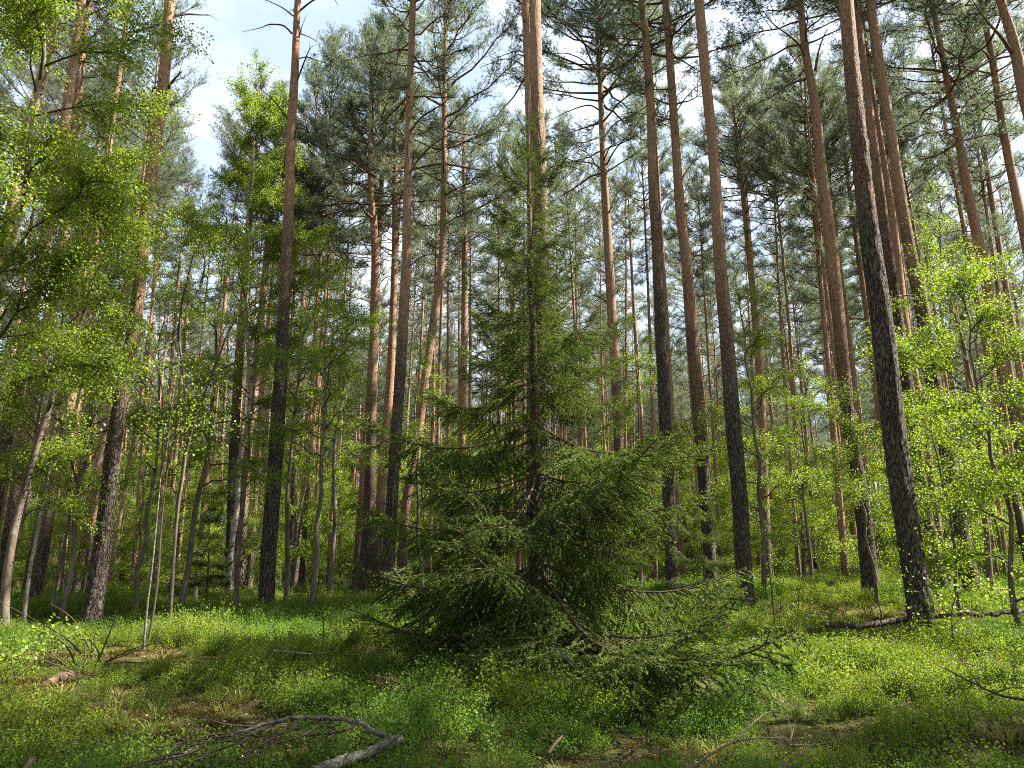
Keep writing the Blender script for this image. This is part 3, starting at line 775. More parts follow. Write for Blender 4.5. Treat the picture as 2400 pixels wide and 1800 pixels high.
# ------------------------------------------------------------------ scattered stuff (instanced)
def scatter(name, meshes, pts, rot, scl, idx, label, cat):
    srcs = bpy.data.collections.new(name + '_sources')
    for i, m in enumerate(meshes):
        o = bpy.data.objects.new(f'{name}_piece_{i:02d}', m); srcs.objects.link(o)
    me = bpy.data.meshes.new(name)
    n = len(pts)
    me.vertices.add(n); me.vertices.foreach_set('co', np.asarray(pts, np.float32).ravel())
    for nm, ty, data, key in (('rot', 'FLOAT_VECTOR', rot, 'vector'), ('scl', 'FLOAT', scl, 'value'), ('pick', 'INT', idx, 'value')):
        a = me.attributes.new(nm, ty, 'POINT'); a.data.foreach_set(key, np.asarray(data, np.int32 if ty == 'INT' else np.float32).ravel())
    o = obj(name, me); tag(o, label, cat, kind='stuff')
    ng = bpy.data.node_groups.new(name + '_scatter', 'GeometryNodeTree')
    ng.interface.new_socket('Geometry', in_out='INPUT', socket_type='NodeSocketGeometry')
    ng.interface.new_socket('Geometry', in_out='OUTPUT', socket_type='NodeSocketGeometry')
    N, L = ng.nodes, ng.links
    gi, go = N.new('NodeGroupInput'), N.new('NodeGroupOutput')
    ci = N.new('GeometryNodeCollectionInfo'); ci.inputs['Collection'].default_value = srcs
    ci.inputs['Separate Children'].default_value = True; ci.inputs['Reset Children'].default_value = True
    ip = N.new('GeometryNodeInstanceOnPoints'); ip.inputs['Pick Instance'].default_value = True
    def attr(nm, ty):
        a = N.new('GeometryNodeInputNamedAttribute'); a.data_type = ty; a.inputs['Name'].default_value = nm
        return a.outputs['Attribute']
    L.new(gi.outputs[0], ip.inputs['Points']); L.new(ci.outputs[0], ip.inputs['Instance'])
    L.new(attr('pick', 'INT'), ip.inputs['Instance Index'])
    er = N.new('FunctionNodeEulerToRotation'); L.new(attr('rot', 'FLOAT_VECTOR'), er.inputs[0]); L.new(er.outputs[0], ip.inputs['Rotation'])
    L.new(attr('scl', 'FLOAT'), ip.inputs['Scale'])
    L.new(ip.outputs[0], go.inputs[0])
    md = o.modifiers.new('scatter', 'NODES'); md.node_group = ng
    return o


# the wood beyond, round and behind the photographed stand
def whole_pine(i):
    g = np.random.default_rng(900 + i); mb = MB()
    H = 20.0
    s = np.linspace(0, 1, 9)
    tube(mb, np.stack([0.1 * np.sin(s * 4 + i), 0.1 * np.cos(s * 3 + i) - 0.1, s * H - 0.2], -1), 0.14 * (1 - 0.85 * s) + 0.01, 8, 2, False)
    mb.join(CROWN_MB_LO[i % 4], Matrix.Translation((0, 0, 10.5)), [0, 1])
    return mb.mesh('wood_pine', [M_LIMB, M_NEEDLE, M_PINE])


WOOD = [whole_pine(i) for i in range(4)]
g3 = np.random.default_rng(31)
pts = []
while len(pts) < 680:
    x, y = g3.uniform(-95, 95), g3.uniform(-35, 125)
    r = math.hypot(x, y)
    inside = abs(x) < 0.69 * y + 1.5
    if inside and y < 65: continue
    if r < 7.5: continue
    if any((x - a) ** 2 + (y - b) ** 2 < 2.6 ** 2 for a, b in placed): continue
    if not inside and x > 0 and shades(x, y, 10.5, 21.0): continue
    if not inside and x > 0 and g3.random() < 0.55: continue
    placed.append((x, y)); pts.append((x, y, float(ground_z(x, y))))
while len(pts) < 980:
    y = g3.uniform(64, 105); x = g3.uniform(-0.74, 0.74) * y
    pts.append((x, y, float(ground_z(x, y))))
EDGE = [(14.8, 6.3, 0.9), (12.0, 5.9, 0.85), (17.5, 6.6, 1.0), (8.6, 7.6, 0.82), (10.6, 4.9, 0.9), (6.0, 2.0, 1.0), (3.0, -3.0, 1.0), (-4.5, -1.5, 1.0), (-5.5, 2.5, 0.95), (9.5, 4.2, 0.95), (8.0, 5.2, 0.9), (13.0, 3.5, 1.0), (1.0, -6.0, 1.0), (-2.5, -7.0, 1.0), (7.0, -3.0, 1.0), (-8.0, -3.0, 1.0)]  # pines added out of view to shade the foreground and cut sky light
for x, y, k in EDGE: pts.append((x, y, float(ground_z(x, y))))
n = len(pts)
wsc = g3.uniform(0.85, 1.2, n); wsc[-len(EDGE):] = [k for _, _, k in EDGE]
scatter('surrounding_forest', WOOD, pts, np.stack([g3.normal(0, 0.02, n), g3.normal(0, 0.02, n), g3.uniform(0, 6.28, n)], -1), wsc, g3.integers(0, 4, n),
        'pine wood far beyond and around the clearing, trunks no longer countable, plus added shade pines', 'forest')

# ------------------------------------------------------------------ birches
def birch(seed, H, spread, leaf=0.036, first=0.25, dens=1.0, r0=None, lean=(0, 0), twig_l=0.7, droop=0.25, sides=8, white=True):
    """returns (trunk MB, crown MB): a light-crowned young birch"""
    g = np.random.default_rng(seed)
    r0 = r0 or 0.0065 * H + 0.008
    s = np.linspace(0, 1, 14)
    tr = np.stack([lean[0] * s * H + 0.018 * H * np.sin(s * 4 + g.uniform(0, 6)) * s + np.cumsum(g.normal(0, 0.006 * H, 14)), lean[1] * s * H + 0.018 * H * np.sin(s * 3.4 + g.uniform(0, 6)) * s + np.cumsum(g.normal(0, 0.006 * H, 14)), s * H], -1)
    tr -= tr[0]; tr0 = tr.copy(); tr0[0, 2] = -0.15
    tm = MB(); tube(tm, resample(tr0, 40), np.interp(np.linspace(0, 1, 40), [0, 0.05, 1], [r0 * 1.25, r0, 0.006]), sides)
    cm = MB(); LC, LD = [], []
    z = first
    while z < 0.97:
        t = (z - first) / (1 - first)
        k = z * 13; i = min(12, int(k)); p = tr[i] * (1 - (k - i)) + tr[i + 1] * (k - i)
        az = g.uniform(0, 2 * PI); out = np.array([math.cos(az), math.sin(az), 0])
        Lb = spread * (0.35 + 0.65 * math.sin(PI * min(1, 0.22 + 0.78 * t) ** 0.9)) * g.uniform(0.6, 1.2)
        if t > 0.8: Lb *= 0.7
        el = R(g.uniform(15, 50) + 18 * t)
        ss = np.linspace(0, 1, 7)
        br = p + ss[:, None] * Lb * (out * math.cos(el) + np.array([0, 0, math.sin(el)])) - (ss ** 2)[:, None] * np.array([0, 0, 1]) * Lb * g.uniform(0.1, 0.5)
        br[1:] += g.normal(0, 0.03 * Lb, (6, 3))
        tube(cm, br, (r0 * 0.30 * (1 - 0.6 * z) + 0.004) * (1 - 0.8 * ss), 5, 0, False)
        nt = max(4, int(Lb / 0.11 * dens))
        for q in range(nt):
            u = g.uniform(0.22, 1.0); kk = u * 6; i = min(5, int(kk)); b = br[i] * (1 - (kk - i)) + br[i + 1] * (kk - i)
            dm = nrm(br[i + 1] - br[i]); a = g.choice([-1, 1]) * g.uniform(0.3, 1.2)
            d = nrm(dm * math.cos(a) + np.array([-dm[1], dm[0], 0.0]) * math.sin(a) + np.array([0, 0, g.uniform(-0.45, 0.5)]))
            lt = twig_l * g.uniform(0.4, 1.1) * (0.6 + 0.4 * min(1, Lb))
            w = np.linspace(0, 1, 5)
            tw = b + w[:, None] * d * lt - (w ** 2)[:, None] * np.array([0, 0, droop * lt])
            tube(cm, tw, [0.005, 0.0042, 0.0034, 0.0026, 0.002], 3, 0, False)
            nl = max(8, int(lt / 0.0078))
            w = g.uniform(0.1, 1.0, nl)
            pos = np.stack([np.interp(w, np.linspace(0, 1, 5), tw[:, c]) for c in range(3)], -1) + g.normal(0, 0.06, (nl, 3))
            LC.append(pos); LD.append(d * 0.5 + g.normal(0, 0.6, (nl, 3)) + np.array([0, 0, -0.35]))
        z += g.uniform(0.5, 1.2) * 0.22 / (H ** 0.75) / dens ** 0.3
    C = np.concatenate(LC); D = np.concatenate(LD); n = len(C)
    Nn = nrm(g.normal(0, 0.75, (n, 3)) + np.array([0, 0, 0.55]))
    ln = 0.70 * leaf * g.uniform(0.5, 1.3, n)
    leaves(cm, C, D, Nn, ln, ln * 0.78, 1, 0.06)
    return tm, cm


def birch_thing(name, loc, label, group, tm, cm, bark, rotz=0, scale=1.0, cat='birch tree'):
    root = thing(name, loc, label, cat, group); root.rotation_euler = (0, 0, rotz); root.scale = (scale,) * 3
    obj('trunk', tm.mesh('trunk', [bark]), root)
    obj('crown', cm.mesh('crown', [M_TWIG, M_BIRCH_LEAF]), root)
    return root


def gp(x, y): return (x, y, float(ground_z(x, y)))


def pixel_birch(name, u, dist, H, spread, label, seed, group='birches', bark=None, v=1390, **kw):
    p = at_depth(u, v, dist)
    tm, cm = birch(seed, H, spread, **kw)
    return birch_thing(name, gp(p[0], dist), label, group, tm, cm, bark or M_BIRCH_YOUNG)


# big birch whose leaves fill the upper corner; its pale stem leans in from outside the frame
pixel_birch('birch_tree', -150, 9.6, 10.5, 2.3, 'pale-stemmed birch leaning into the upper corner with a broad leafy crown', 301, bark=M_BIRCH, r0=0.075, lean=(0.10, 0.0), dens=2.7, first=0.24, twig_l=0.85, leaf=0.054)
pixel_birch('birch_tree', 30, 12.5, 9.6, 1.45, 'leafy birch over the edge pines, its crown meeting the leaning pine', 302, lean=(0.03, 0.0), dens=1.61, first=0.30, leaf=0.054)
pixel_birch('birch_tree', 535, 20.7, 16.0, 2.8, 'tall conical birch glowing light green against the open sky', 303, bark=M_BIRCH, lean=(0.01, 0), dens=2.08, first=0.30, leaf=0.065, twig_l=0.8, r0=0.08)
pixel_birch('birch_tree', 672, 19.0, 9.5, 1.9, 'leafy birch just behind the black-footed pine', 304, dens=1.07, first=0.32, leaf=0.052)
pixel_birch('birch_tree', 770, 21.0, 9.8, 1.4, 'narrow birch with light leaves before the salmon-trunked pine', 305, dens=1.30, first=0.4, leaf=0.052)
pixel_birch('birch_tree', 320, 15.0, 6.6, 1.6, 'young birch with fresh leaves just behind the leaning pine trunk', 306, dens=0.65, first=0.38, leaf=0.047)
pixel_birch('birch_tree', 150, 14.5, 7.5, 1.9, 'bushy birch in the thicket between edge pines and leaning pine', 307, dens=0.93, first=0.25, leaf=0.050)
pixel_birch('birch_tree', 560, 17.0, 7.8, 1.9, 'spreading birch between leaning pine and black-footed pine', 308, dens=1.09, first=0.35, leaf=0.050, lean=(-0.02, 0))
pixel_birch('birch_tree', 990, 20.5, 7.4, 1.3, 'slim birch glimpsed between the pale pine and the spruce', 309, dens=1.30, first=0.25, leaf=0.052)
pixel_birch('birch_tree', 1500, 19.5, 6.8, 1.5, 'birch filling the gap beyond the spruce, beside its lit flank', 310, dens=1.43, first=0.2, leaf=0.052)
pixel_birch('birch_tree', 1790, 17.5, 7.9, 1.5, 'birch sprouting light green behind the straight sunlit-edge pine', 311, dens=1.49, first=0.2, leaf=0.050)
pixel_birch('birch_tree', 1905, 21.5, 6.6, 1.5, 'birch in the gap halfway from sunlit-edge pine to brown pine', 312, dens=1.43, first=0.15, leaf=0.052)
pixel_birch('birch_tree', 2055, 14.5, 4.4, 1.15, 'low leafy birch in front of the brown pine foot', 313, dens=1.56, first=0.2, leaf=0.047)
pixel_birch('birch_tree', 2330, 15.0, 8.6, 1.8, 'tall birch behind the bright bush, leaves against the grey pine', 314, dens=1.14, first=0.3, leaf=0.050)
pixel_birch('birch_tree', 2380, 11.5, 5.6, 1.7, 'bright dense birch bush glowing yellow-green at the photo edge', 315, dens=2.34, first=0.08, leaf=0.054, twig_l=0.8)
pixel_birch('birch_tree', 2250, 13.0, 4.0, 1.2, 'smaller birch bush beside the thickest pine, leaves in full sun', 316, dens=1.56, first=0.15, leaf=0.050)

pixel_birch('birch_tree', 420, 15.5, 8.8, 1.9, 'full-leaved birch on the open side of the leaning pine', 317, dens=0.93, first=0.3, leaf=0.050)
pixel_birch('birch_tree', 730, 16.0, 7.6, 1.5, 'birch with bright sprays on the sunny side of the black-footed pine', 319, dens=1.05, first=0.42, leaf=0.048)
pixel_birch('birch_tree', 10, 13.0, 7.5, 1.9, 'birch crowding the grey edge pine, leaves at mid height', 320, r0=0.034, dens=1.6, first=0.25, leaf=0.050)

# saplings of the understorey: five kinds copied
SAP = []
for i, (h, sp) in enumerate([(3.6, 1.1), (4.6, 1.2), (5.6, 1.4), (2.6, 0.9), (6.6, 1.3)]):
    SAP.append(birch(330 + i, h, sp, leaf=0.060, first=0.12, dens=1.2))
SAPM = [(t.mesh('trunk', [M_BIRCH_YOUNG]), c.mesh('crown', [M_TWIG, M_BIRCH_LEAF])) for t, c in SAP]
g4 = np.random.default_rng(8)
spots = []
t_ = 0
while len(spots) < 92 and t_ < 5000:
    t_ += 1
    y = math.sqrt(g4.uniform(21 ** 2, 48 ** 2)); u = g4.uniform(-20, 2420); x = (u - 1200) / FPX * y
    if any((x - a) ** 2 + (y - b) ** 2 < 1.3 for a, b, _ in spots): continue
    if any((x - a) ** 2 + (y - b) ** 2 < 0.5 for a, b in placed): continue
    spots.append((x, y, project((x, y, 1.5))[0]))
spots.sort(key=lambda q: q[2])
protos = {}
cnt = {}
for i, (x, y, u) in enumerate(spots):
    k = min(max(j for j in range(len(MARKS)) if u >= MARKS[j][0]), len(MARKS) - 2)
    n = cnt.get(k, 0); cnt[k] = n + 1
    lab = f"light green birch sapling, {ORD[n]} from {MARKS[k][1]} towards {MARKS[k + 1][1]}"
    v = i % 5
    if v not in protos:
        rt = thing('birch_sapling', gp(x, y), lab, 'birch sapling', 'birch saplings under the pines')
        obj('trunk', SAPM[v][0], rt); obj('crown', SAPM[v][1], rt); protos[v] = rt
        rt.rotation_euler = (0, 0, g4.uniform(0, 6.28))
    else:
        dup(protos[v], gp(x, y), g4.uniform(0, 6.28), g4.uniform(0.8, 1.2), lab)

# far undergrowth under the wood beyond
sapl = []
for i, (t, c) in enumerate(SAP[:3]):
    m = MB(); m.join(c, None, [0, 1]); m.join(t, None, [2]); sapl.append(m.mesh('thicket', [M_TWIG, M_BIRCH_LEAF, M_BIRCH_YOUNG]))
q = []
while len(q) < 800:
    y = g4.uniform(38, 95); x = g4.uniform(-0.8, 0.8) * y
    q.append(gp(x, y))
n = len(q)
scatter('far_undergrowth', sapl, q, np.stack([np.zeros(n), np.zeros(n), g4.uniform(0, 6.28, n)], -1), g4.uniform(0.9, 2.0, n), g4.integers(0, 3, n), 'light green undergrowth deep in the wood behind the pines', 'undergrowth')

# bare young stems in front of the thicket, traced from the photo
def traced_stem(name, pix, r0, r1, label, cat, mat, branches=(), y=None, group=None, leafy=0, seed=0, parent_extra=None):
    b = hit_ground(*pix[0]) if y is None else None
    yy = b[1] if y is None else y
    base = b if b is not None else np.array(gp(at_depth(*pix[0], yy)[0], yy))
    root = thing(name, base, label, cat, group)
    P = np.array([base] + [at_depth(u, v, yy) for u, v in pix[1:]]) - base
    P[0, 2] -= 0.06
    s = resample(P, 24); t = np.linspace(0, 1, 24)
    mb = MB(); tube(mb, s, r0 + (r1 - r0) * t, 8); obj('stem', mb.mesh('stem', [mat]), root)
    for i, q in enumerate(branches):
        Q = np.array([at_depth(u, v, yy) for u, v in q]) - base
        mb = MB(); tube(mb, resample(Q, 14), np.linspace(r0 * 0.7, r1, 14), 7)
        if leafy:
            g = np.random.default_rng(seed + i); w = resample(Q, 60)[14:]
            C = np.repeat(w, leafy, 0) + g.normal(0, 0.24, (len(w) * leafy, 3)) * [1.4, 1.4, 0.6]; n = len(C)
            ln = 0.036 * g.uniform(0.6, 1.3, n)
            fm = MB(); leaves(fm, C, g.normal(0, 0.7, (n, 3)) - [0, 0, 0.4], nrm(g.normal(0, 0.5, (n, 3)) + [0, 0, 0.8]), ln, ln * 0.78, 0, 0.06)
        br = obj('branch', mb.mesh('branch', [M_TWIG if leafy else mat]), root)
        if leafy: obj('foliage', fm.mesh('foliage', [M_BIRCH_LEAF]), br)
    return root


traced_stem('birch_sapling', [(336, 1528), (345, 1420), (356, 1330), (366, 1230), (376, 1120), (384, 980)], 0.017, 0.007, 'pale lit birch stem in a clump before the black-footed pine', 'birch sapling', M_OLD_BIRCH, leafy=10, seed=1,
            branches=[[(376, 1120), (392, 1040), (402, 960), (430, 900)], [(384, 980), (378, 900), (360, 840), (330, 800)]])
traced_stem('birch_sapling', [(344, 1520), (362, 1420), (372, 1330), (378, 1230), (392, 1100), (398, 960)], 0.018, 0.007, 'darker stem of the clump, beside the pale lit one', 'birch sapling', M_BIRCH_YOUNG, leafy=10, seed=5,
            branches=[[(392, 1100), (410, 1030), (440, 990), (470, 960)]])
traced_stem('birch_tree', [(391, 1486), (399, 1440), (406, 1330), (416, 1200), (434, 1070), (434, 925), (420, 800), (416, 770), (430, 735), (470, 672)], 0.036, 0.012, 'forked bare birch stem with a knobbly foot', 'birch tree', M_BIRCH_YOUNG, leafy=10, seed=9,
            branches=[[(434, 1070), (455, 990), (480, 920), (515, 830), (545, 760), (600, 700)], [(420, 800), (425, 720), (440, 650), (455, 590)], [(470, 672), (480, 620), (472, 560)]])
traced_stem('birch_tree', [(128, 1462), (125, 1400), (150, 1280), (180, 1130), (205, 1000), (215, 880)], 0.032, 0.012, 'slim dark birch stem leaning beside the leaning pine foot', 'birch tree', M_BIRCH_YOUNG, leafy=10, seed=14,
            branches=[[(180, 1130), (160, 1060), (140, 980), (120, 900)], [(205, 1000), (235, 950), (262, 880)]])
traced_stem('birch_tree', [(54, 1468), (70, 1340), (98, 1200), (118, 1080), (135, 960)], 0.038, 0.02, 'pale grey birch trunk in the thicket near the photo edge', 'birch tree', M_BIRCH, leafy=10, seed=18,
            branches=[[(118, 1080), (90, 1000), (60, 940)], [(135, 960), (150, 860), (170, 780)]])

# ------------------------------------------------------------------ the spruce
def spruce_bough(seed, L=2.0, hang=0.3, dens=1.0, dead=False):
    """one flat, drooping bough along +x with side twigs; twigs droop by hang"""
    g = np.random.default_rng(seed); mb = MB()
    s = np.linspace(0, 1, 9)
    ax = np.stack([s * L, g.normal(0, 0.012, 9).cumsum(), -0.16 * L * np.sin(s * PI * 0.75) + 0.12 * L * s ** 2.5], -1); ax[0] = 0
    tube(mb, ax, 0.011 * L / 2 * (1 - 0.8 * s) + 0.003, 5, 0, False)
    P, D, Lh = [], [], []
    TP, TD = [], []
    def run(pts, step):
        seg = np.linalg.norm(pts[-1] - pts[0]); k = max(2, int(seg / step))
        w = np.linspace(0, 1 - 1 / k, k)
        q = pts[0] + w[:, None] * (pts[-1] - pts[0]); d = nrm(pts[-1] - pts[0])
        P.append(q); D.append(np.repeat(d[None], k, 0)); Lh.append(np.full(k, seg / k))
        TP.append(pts[-1] - d * 0.03); TD.append(d)
    nt = int(L / 0.042 * dens)
    for i in range(nt):
        u = 0.08 + 0.92 * (i + g.uniform(0, 1)) / nt
        k = u * 8; j = min(7, int(k)); p = ax[j] * (1 - (k - j)) + ax[j + 1] * (k - j)
        sg = 1 if i % 2 else -1
        a = sg * R(g.uniform(42, 68)); dm = nrm(ax[j + 1] - ax[j])
        d = nrm(np.array([dm[0] * math.cos(a) - dm[1] * math.sin(a), dm[0] * math.sin(a) + dm[1] * math.cos(a), dm[2] - hang * g.uniform(0.3, 1.4)]))
        lt = (0.12 + 0.44 * L * (1 - u) ** 0.75 * min(1, u / 0.18)) * g.uniform(0.5, 1.15)
        e = p + d * lt; tube(mb, [p, e], [0.005, 0.002], 3, 0, False)
        run(np.array([p, e]), 0.05)
        for _ in range(int(lt / 0.055)):
            w = g.uniform(0.25, 0.95); b = p + (e - p) * w; aa = g.choice([-1, 1]) * R(g.uniform(35, 65))
            dd = nrm(np.array([d[0] * math.cos(aa) - d[1] * math.sin(aa), d[0] * math.sin(aa) + d[1] * math.cos(aa), d[2] - hang * g.uniform(0, 1.5)]))
            l2 = lt * (1 - w) * g.uniform(0.4, 0.9) + 0.06
            run(np.array([b, b + dd * l2]), 0.05)
    run(ax[6:], 0.05)
    P = np.concatenate(P); D = np.concatenate(D); Lh = np.concatenate(Lh)
    if dead:
        keep = g.random(len(P)) < 0.3; needles(mb, P[keep], D[keep], Lh[keep], 5, 0.03, 0.004, g, 1, 0.7, 0.8)
        return mb
    needles(mb, P, D, Lh, 14, 0.024, 0.0095, g, 1, 0.62, 0.85); print('bough', mb.n)
    TP = np.array(TP); TD = np.array(TD); pick = g.random(len(TP)) < 0.33
    needles(mb, TP[pick], TD[pick], 0.035, 8, 0.018, 0.005, g, 2, 0.7, 0.9)
    return mb


BOUGH = [spruce_bough(400 + i, 2.0, h, 1.0).mesh('bough', [M_SPRUCE_BARK, M_SPRUCE, M_SPRUCE_TIP]) for i, h in enumerate([0.25, 0.35, 0.5, 0.3, 0.6, 0.4, 0.2, 0.45])]
BOUGH_UP = [spruce_bough(420 + i, 1.2, 0.02, 1.0).mesh('bough', [M_SPRUCE_BARK, M_SPRUCE, M_SPRUCE_TIP]) for i in range(3)]
BOUGH_DEAD = [spruce_bough(430 + i, 1.6, 0.5, 0.8, True).mesh('dry_bough', [M_SPRUCE_BARK, M_SPRUCE_DEAD]) for i in range(3)]


def build_spruce(base, H, Rb, label, seed, name='spruce_tree', nb=100, group=None, dead=10, profile=None, gaps=0.0):
    g = np.random.default_rng(seed)
    root = thing(name, base, label, 'spruce tree', group)
    s = np.linspace(0, 1, 30); mb = MB()
    tube(mb, np.stack([0.03 * np.sin(s * 5), 0.03 * np.cos(s * 4) - 0.03, s * H - 0.15 * (1 - s)], -1), np.interp(s, [0, 0.03, 1], [0.115, 0.085, 0.008]) * H / 7, 12)
    obj('trunk', mb.mesh('trunk', [M_SPRUCE_BARK]), root)
    per = 6
    nw = max(4, nb // per)
    zw = 0.05 + 0.93 * ((np.arange(nw) + 0.5) / nw) ** 0.9
    tiers = [(zw[k] + g.normal(0, 0.006), 2 * PI * (q + g.normal(0, 0.13)) / per + k * 1.1, g.uniform(0.82, 1.15)) for k in range(nw) for q in range(per)]
    tiers += [(g.uniform(0.03, 0.14), g.uniform(0, 2 * PI), g.uniform(0.75, 1.1)) for _ in range(nb // 5)]
    for t, az, tk in tiers:
        if 0.30 < t < 0.86 and g.random() < gaps: continue
        Rt = (profile(t) if profile else Rb * (1 - t) ** 0.85) * tk * g.choice([g.uniform(0.5, 0.85), g.uniform(0.85, 1.2), g.uniform(0.9, 1.1)])
        el = np.interp(t, [0, 0.12, 0.3, 0.55, 0.8, 1], [-12, -9, 0, 14, 34, 58]) + g.normal(0, 9)
        if t > 0.72: me, L0 = BOUGH_UP[g.integers(3)], 1.2
        else: me, L0 = BOUGH[g.integers(8)], 2.0
        k = max(0.12, Rt / L0 / max(0.5, math.cos(R(el))))
        o = obj('bough', me, root, (0.03 * math.sin(t * 5), 0, t * H), (g.normal(0, 0.12), -R(el), az), (k, k * g.uniform(0.85, 1.15) * (1 if k > 0.5 else 1.2), k))
    for i in range(dead):
        t = g.uniform(0.03, 0.33)
        obj('dry_bough', BOUGH_DEAD[i % 3], root, (0, 0, t * H), (g.normal(0, 0.2), R(g.uniform(-6, 8)), g.uniform(0, 6.28)), g.uniform(0.5, 0.95))
    mb = MB()
    tube(mb, [[0, 0, 0], [0, 0, 0.32]], [0.01, 0.004], 5, 0, False)
    P = np.stack([np.zeros(8), np.zeros(8), np.linspace(0, 0.3, 8)], -1); needles(mb, P, np.tile([0, 0, 1.0], (8, 1)), 0.04, 12, 0.022, 0.005, g, 1, 0.8, 0.7)
    obj('leader', mb.mesh('leader', [M_SPRUCE_BARK, M_SPRUCE]), root, (0, 0, H - 0.04))
    return root


sb = hit_ground(1252, 1588)
Hs = at_depth(1210, 245, sb[1])[2] - sb[2]
prof = lambda t: float(np.interp(t, [0, 0.06, 0.16, 0.26, 0.36, 0.5, 0.62, 0.75, 0.88, 1.0], [2.3, 2.9, 2.85, 2.4, 2.0, 1.5, 1.0, 0.58, 0.30, 0.09]))
build_spruce(sb, Hs, 2.2, 'large dark green spruce with drooping boughs in the middle of the clearing', 51, nb=84, gaps=0.15, profile=prof, dead=14)
p = at_depth(480, 1400, 20.5)
build_spruce(np.array(gp(p[0], 20.5)), 2.6, 1.1, 'small dark spruce behind the forked birch stem', 52, nb=44, dead=0)
p = at_depth(1650, 1420, 13.2)
build_spruce(np.array(gp(p[0], 13.2)), 2.2, 1.0, 'young spruce between the large spruce and the sunlit-edge pine', 53, nb=36, dead=0)

# ------------------------------------------------------------------ ground cover
def shrub(seed, h=0.31, r=0.29, nst=58, nl=23, leaf=0.021):
    g = np.random.default_rng(seed); mb = MB(); C, D = [], []
    ex = g.uniform(0.75, 1.25)
    for _ in range(nst):
        a, q = g.uniform(0, 6.28), math.sqrt(g.random())
        b = np.array([math.cos(a) * q * r * ex, math.sin(a) * q * r / ex, -0.04]); hh = h * (1.08 - 0.72 * q * q) * g.uniform(0.7, 1.15)
        e = b + np.array([math.cos(a) * r * g.uniform(0.0, 0.25), math.sin(a) * r * g.uniform(0.0, 0.25), hh])
        tube(mb, [b, e], [0.0022, 0.0012], 3, 0, False)
        w = g.uniform(0.30, 1.0, nl) ** 0.7
        c = b + (e - b) * w[:, None] + g.normal(0, 0.024, (nl, 3)); C.append(c); D.append(g.normal(0, 0.7, (nl, 3)) + [0, 0, 0.35])
    C = np.concatenate(C); D = np.concatenate(D); n = len(C); ln = leaf * g.uniform(0.6, 1.35, n)
    leaves(mb, C, D, nrm(g.normal(0, 0.6, (n, 3)) + [0, 0, 0.6]), ln, ln * 0.62, 1, 0.08)
    return mb.mesh('bilberry', [M_STEM, M_BILBERRY])


SHRUB = [shrub(500 + i, [0.26, 0.31, 0.21, 0.34, 0.24][i]) for i in range(5)]
# openings in the bilberries: (pixel, radius m along x, along y, strength)
OPEN = []
for u, v, rx, ry, st in [(120, 1555, 2.0, 1.0, 1.0), (40, 1480, 2.2, 1.6, 0.9), (380, 1680, 1.1, 0.5, 1.0), (330, 1740, 1.0, 0.4, 1.0), (200, 1630, 1.2, 0.5, 0.85), (560, 1750, 0.8, 0.4, 1.0), (760, 1765, 0.9, 0.4, 1.0), (640, 1790, 0.9, 0.35, 0.9), (470, 1640, 1.0, 0.35, 0.9),
                         (2000, 1455, 1.5, 2.4, 1.0), (1880, 1440, 1.3, 2.4, 1.0), (2330, 1480, 1.6, 1.6, 0.9), (2230, 1455, 1.0, 1.2, 0.8), (2000, 1775, 1.1, 0.35, 0.85), (2250, 1770, 1.0, 0.4, 0.85),
                         (1500, 1750, 0.5, 0.2, 0.4), (2420, 1600, 0.7, 0.8, 0.6), (1960, 1478, 1.0, 0.7, 0.95), (2060, 1470, 0.8, 0.8, 0.95), (1180, 1555, 0.6, 0.4, 0.5), (1300, 1710, 0.5, 0.25, 0.45), (1000, 1700, 0.6, 0.3, 0.6), (1150, 1785, 0.8, 0.35, 0.7), (1750, 1780, 0.9, 0.3, 0.9), (2150, 1790, 1.0, 0.35, 0.9), (2380, 1740, 0.8, 0.4, 0.85), (1950, 1730, 0.7, 0.22, 0.75), (1580, 1700, 0.5, 0.2, 0.4), (1000, 1530, 0.8, 0.5, 0.5), (215, 1490, 0.7, 0.5, 0.9)]:
    q = hit_ground(u, v); OPEN.append((q[0], q[1], rx, ry, st))


def openness(x, y):
    o = np.zeros_like(x)
    for cx, cy, rx, ry, st in OPEN:
        o = np.maximum(o, st * np.exp(-(((x - cx) / rx) ** 2 + ((y - cy) / ry) ** 2) ** 1.5 * 0.7))
    return o


g5 = np.random.default_rng(21)
def sow(n, y0, y1, wide=0.78):
    y = np.sqrt(g5.uniform(y0 ** 2, y1 ** 2, n)); x = g5.uniform(-wide, wide, n) * y
    return x, y


_cl = [(g5.uniform(0.8, 3.2), g5.uniform(0, 6.28), g5.uniform(0, 6.28)) for _ in range(10)]
def clump(x, y):
    return sum(np.sin(k * (x * math.cos(a) + y * math.sin(a)) + p) for k, a, p in _cl) / 10 ** 0.5


X, Y, Sc = [], [], []
for n, a, b, s0 in ((2700, 4.6, 12, 0.85), (3600, 11, 22, 1.05), (3400, 21, 42, 1.4)):
    x, y = sow(n, a, b)
    c = clump(x, y)
    keep = (g5.random(n) > openness(x, y)) & (c > -0.55 + 0.3 * g5.normal(size=n))
    X.append(x[keep]); Y.append(y[keep]); Sc.append(s0 * g5.uniform(0.45, 1.3, keep.sum()) * (1 + 0.28 * np.clip(c[keep], -1, 1.5)))
for rt, _u, _z in ALL_PINES + [(o, 0, 0) for o in COL.objects if o.get('category') == 'birch tree']:
    px, py = rt.location[0], rt.location[1]
    if py > 26: continue
    k = 9; a_ = g5.uniform(0, 6.28, k); q_ = g5.uniform(0.20, 0.55, k)
    X.append(px + np.cos(a_) * q_); Y.append(py + np.sin(a_) * q_); Sc.append(g5.uniform(0.30, 0.75, k))
X, Y, Sc = map(np.concatenate, (X, Y, Sc)); n = len(X)
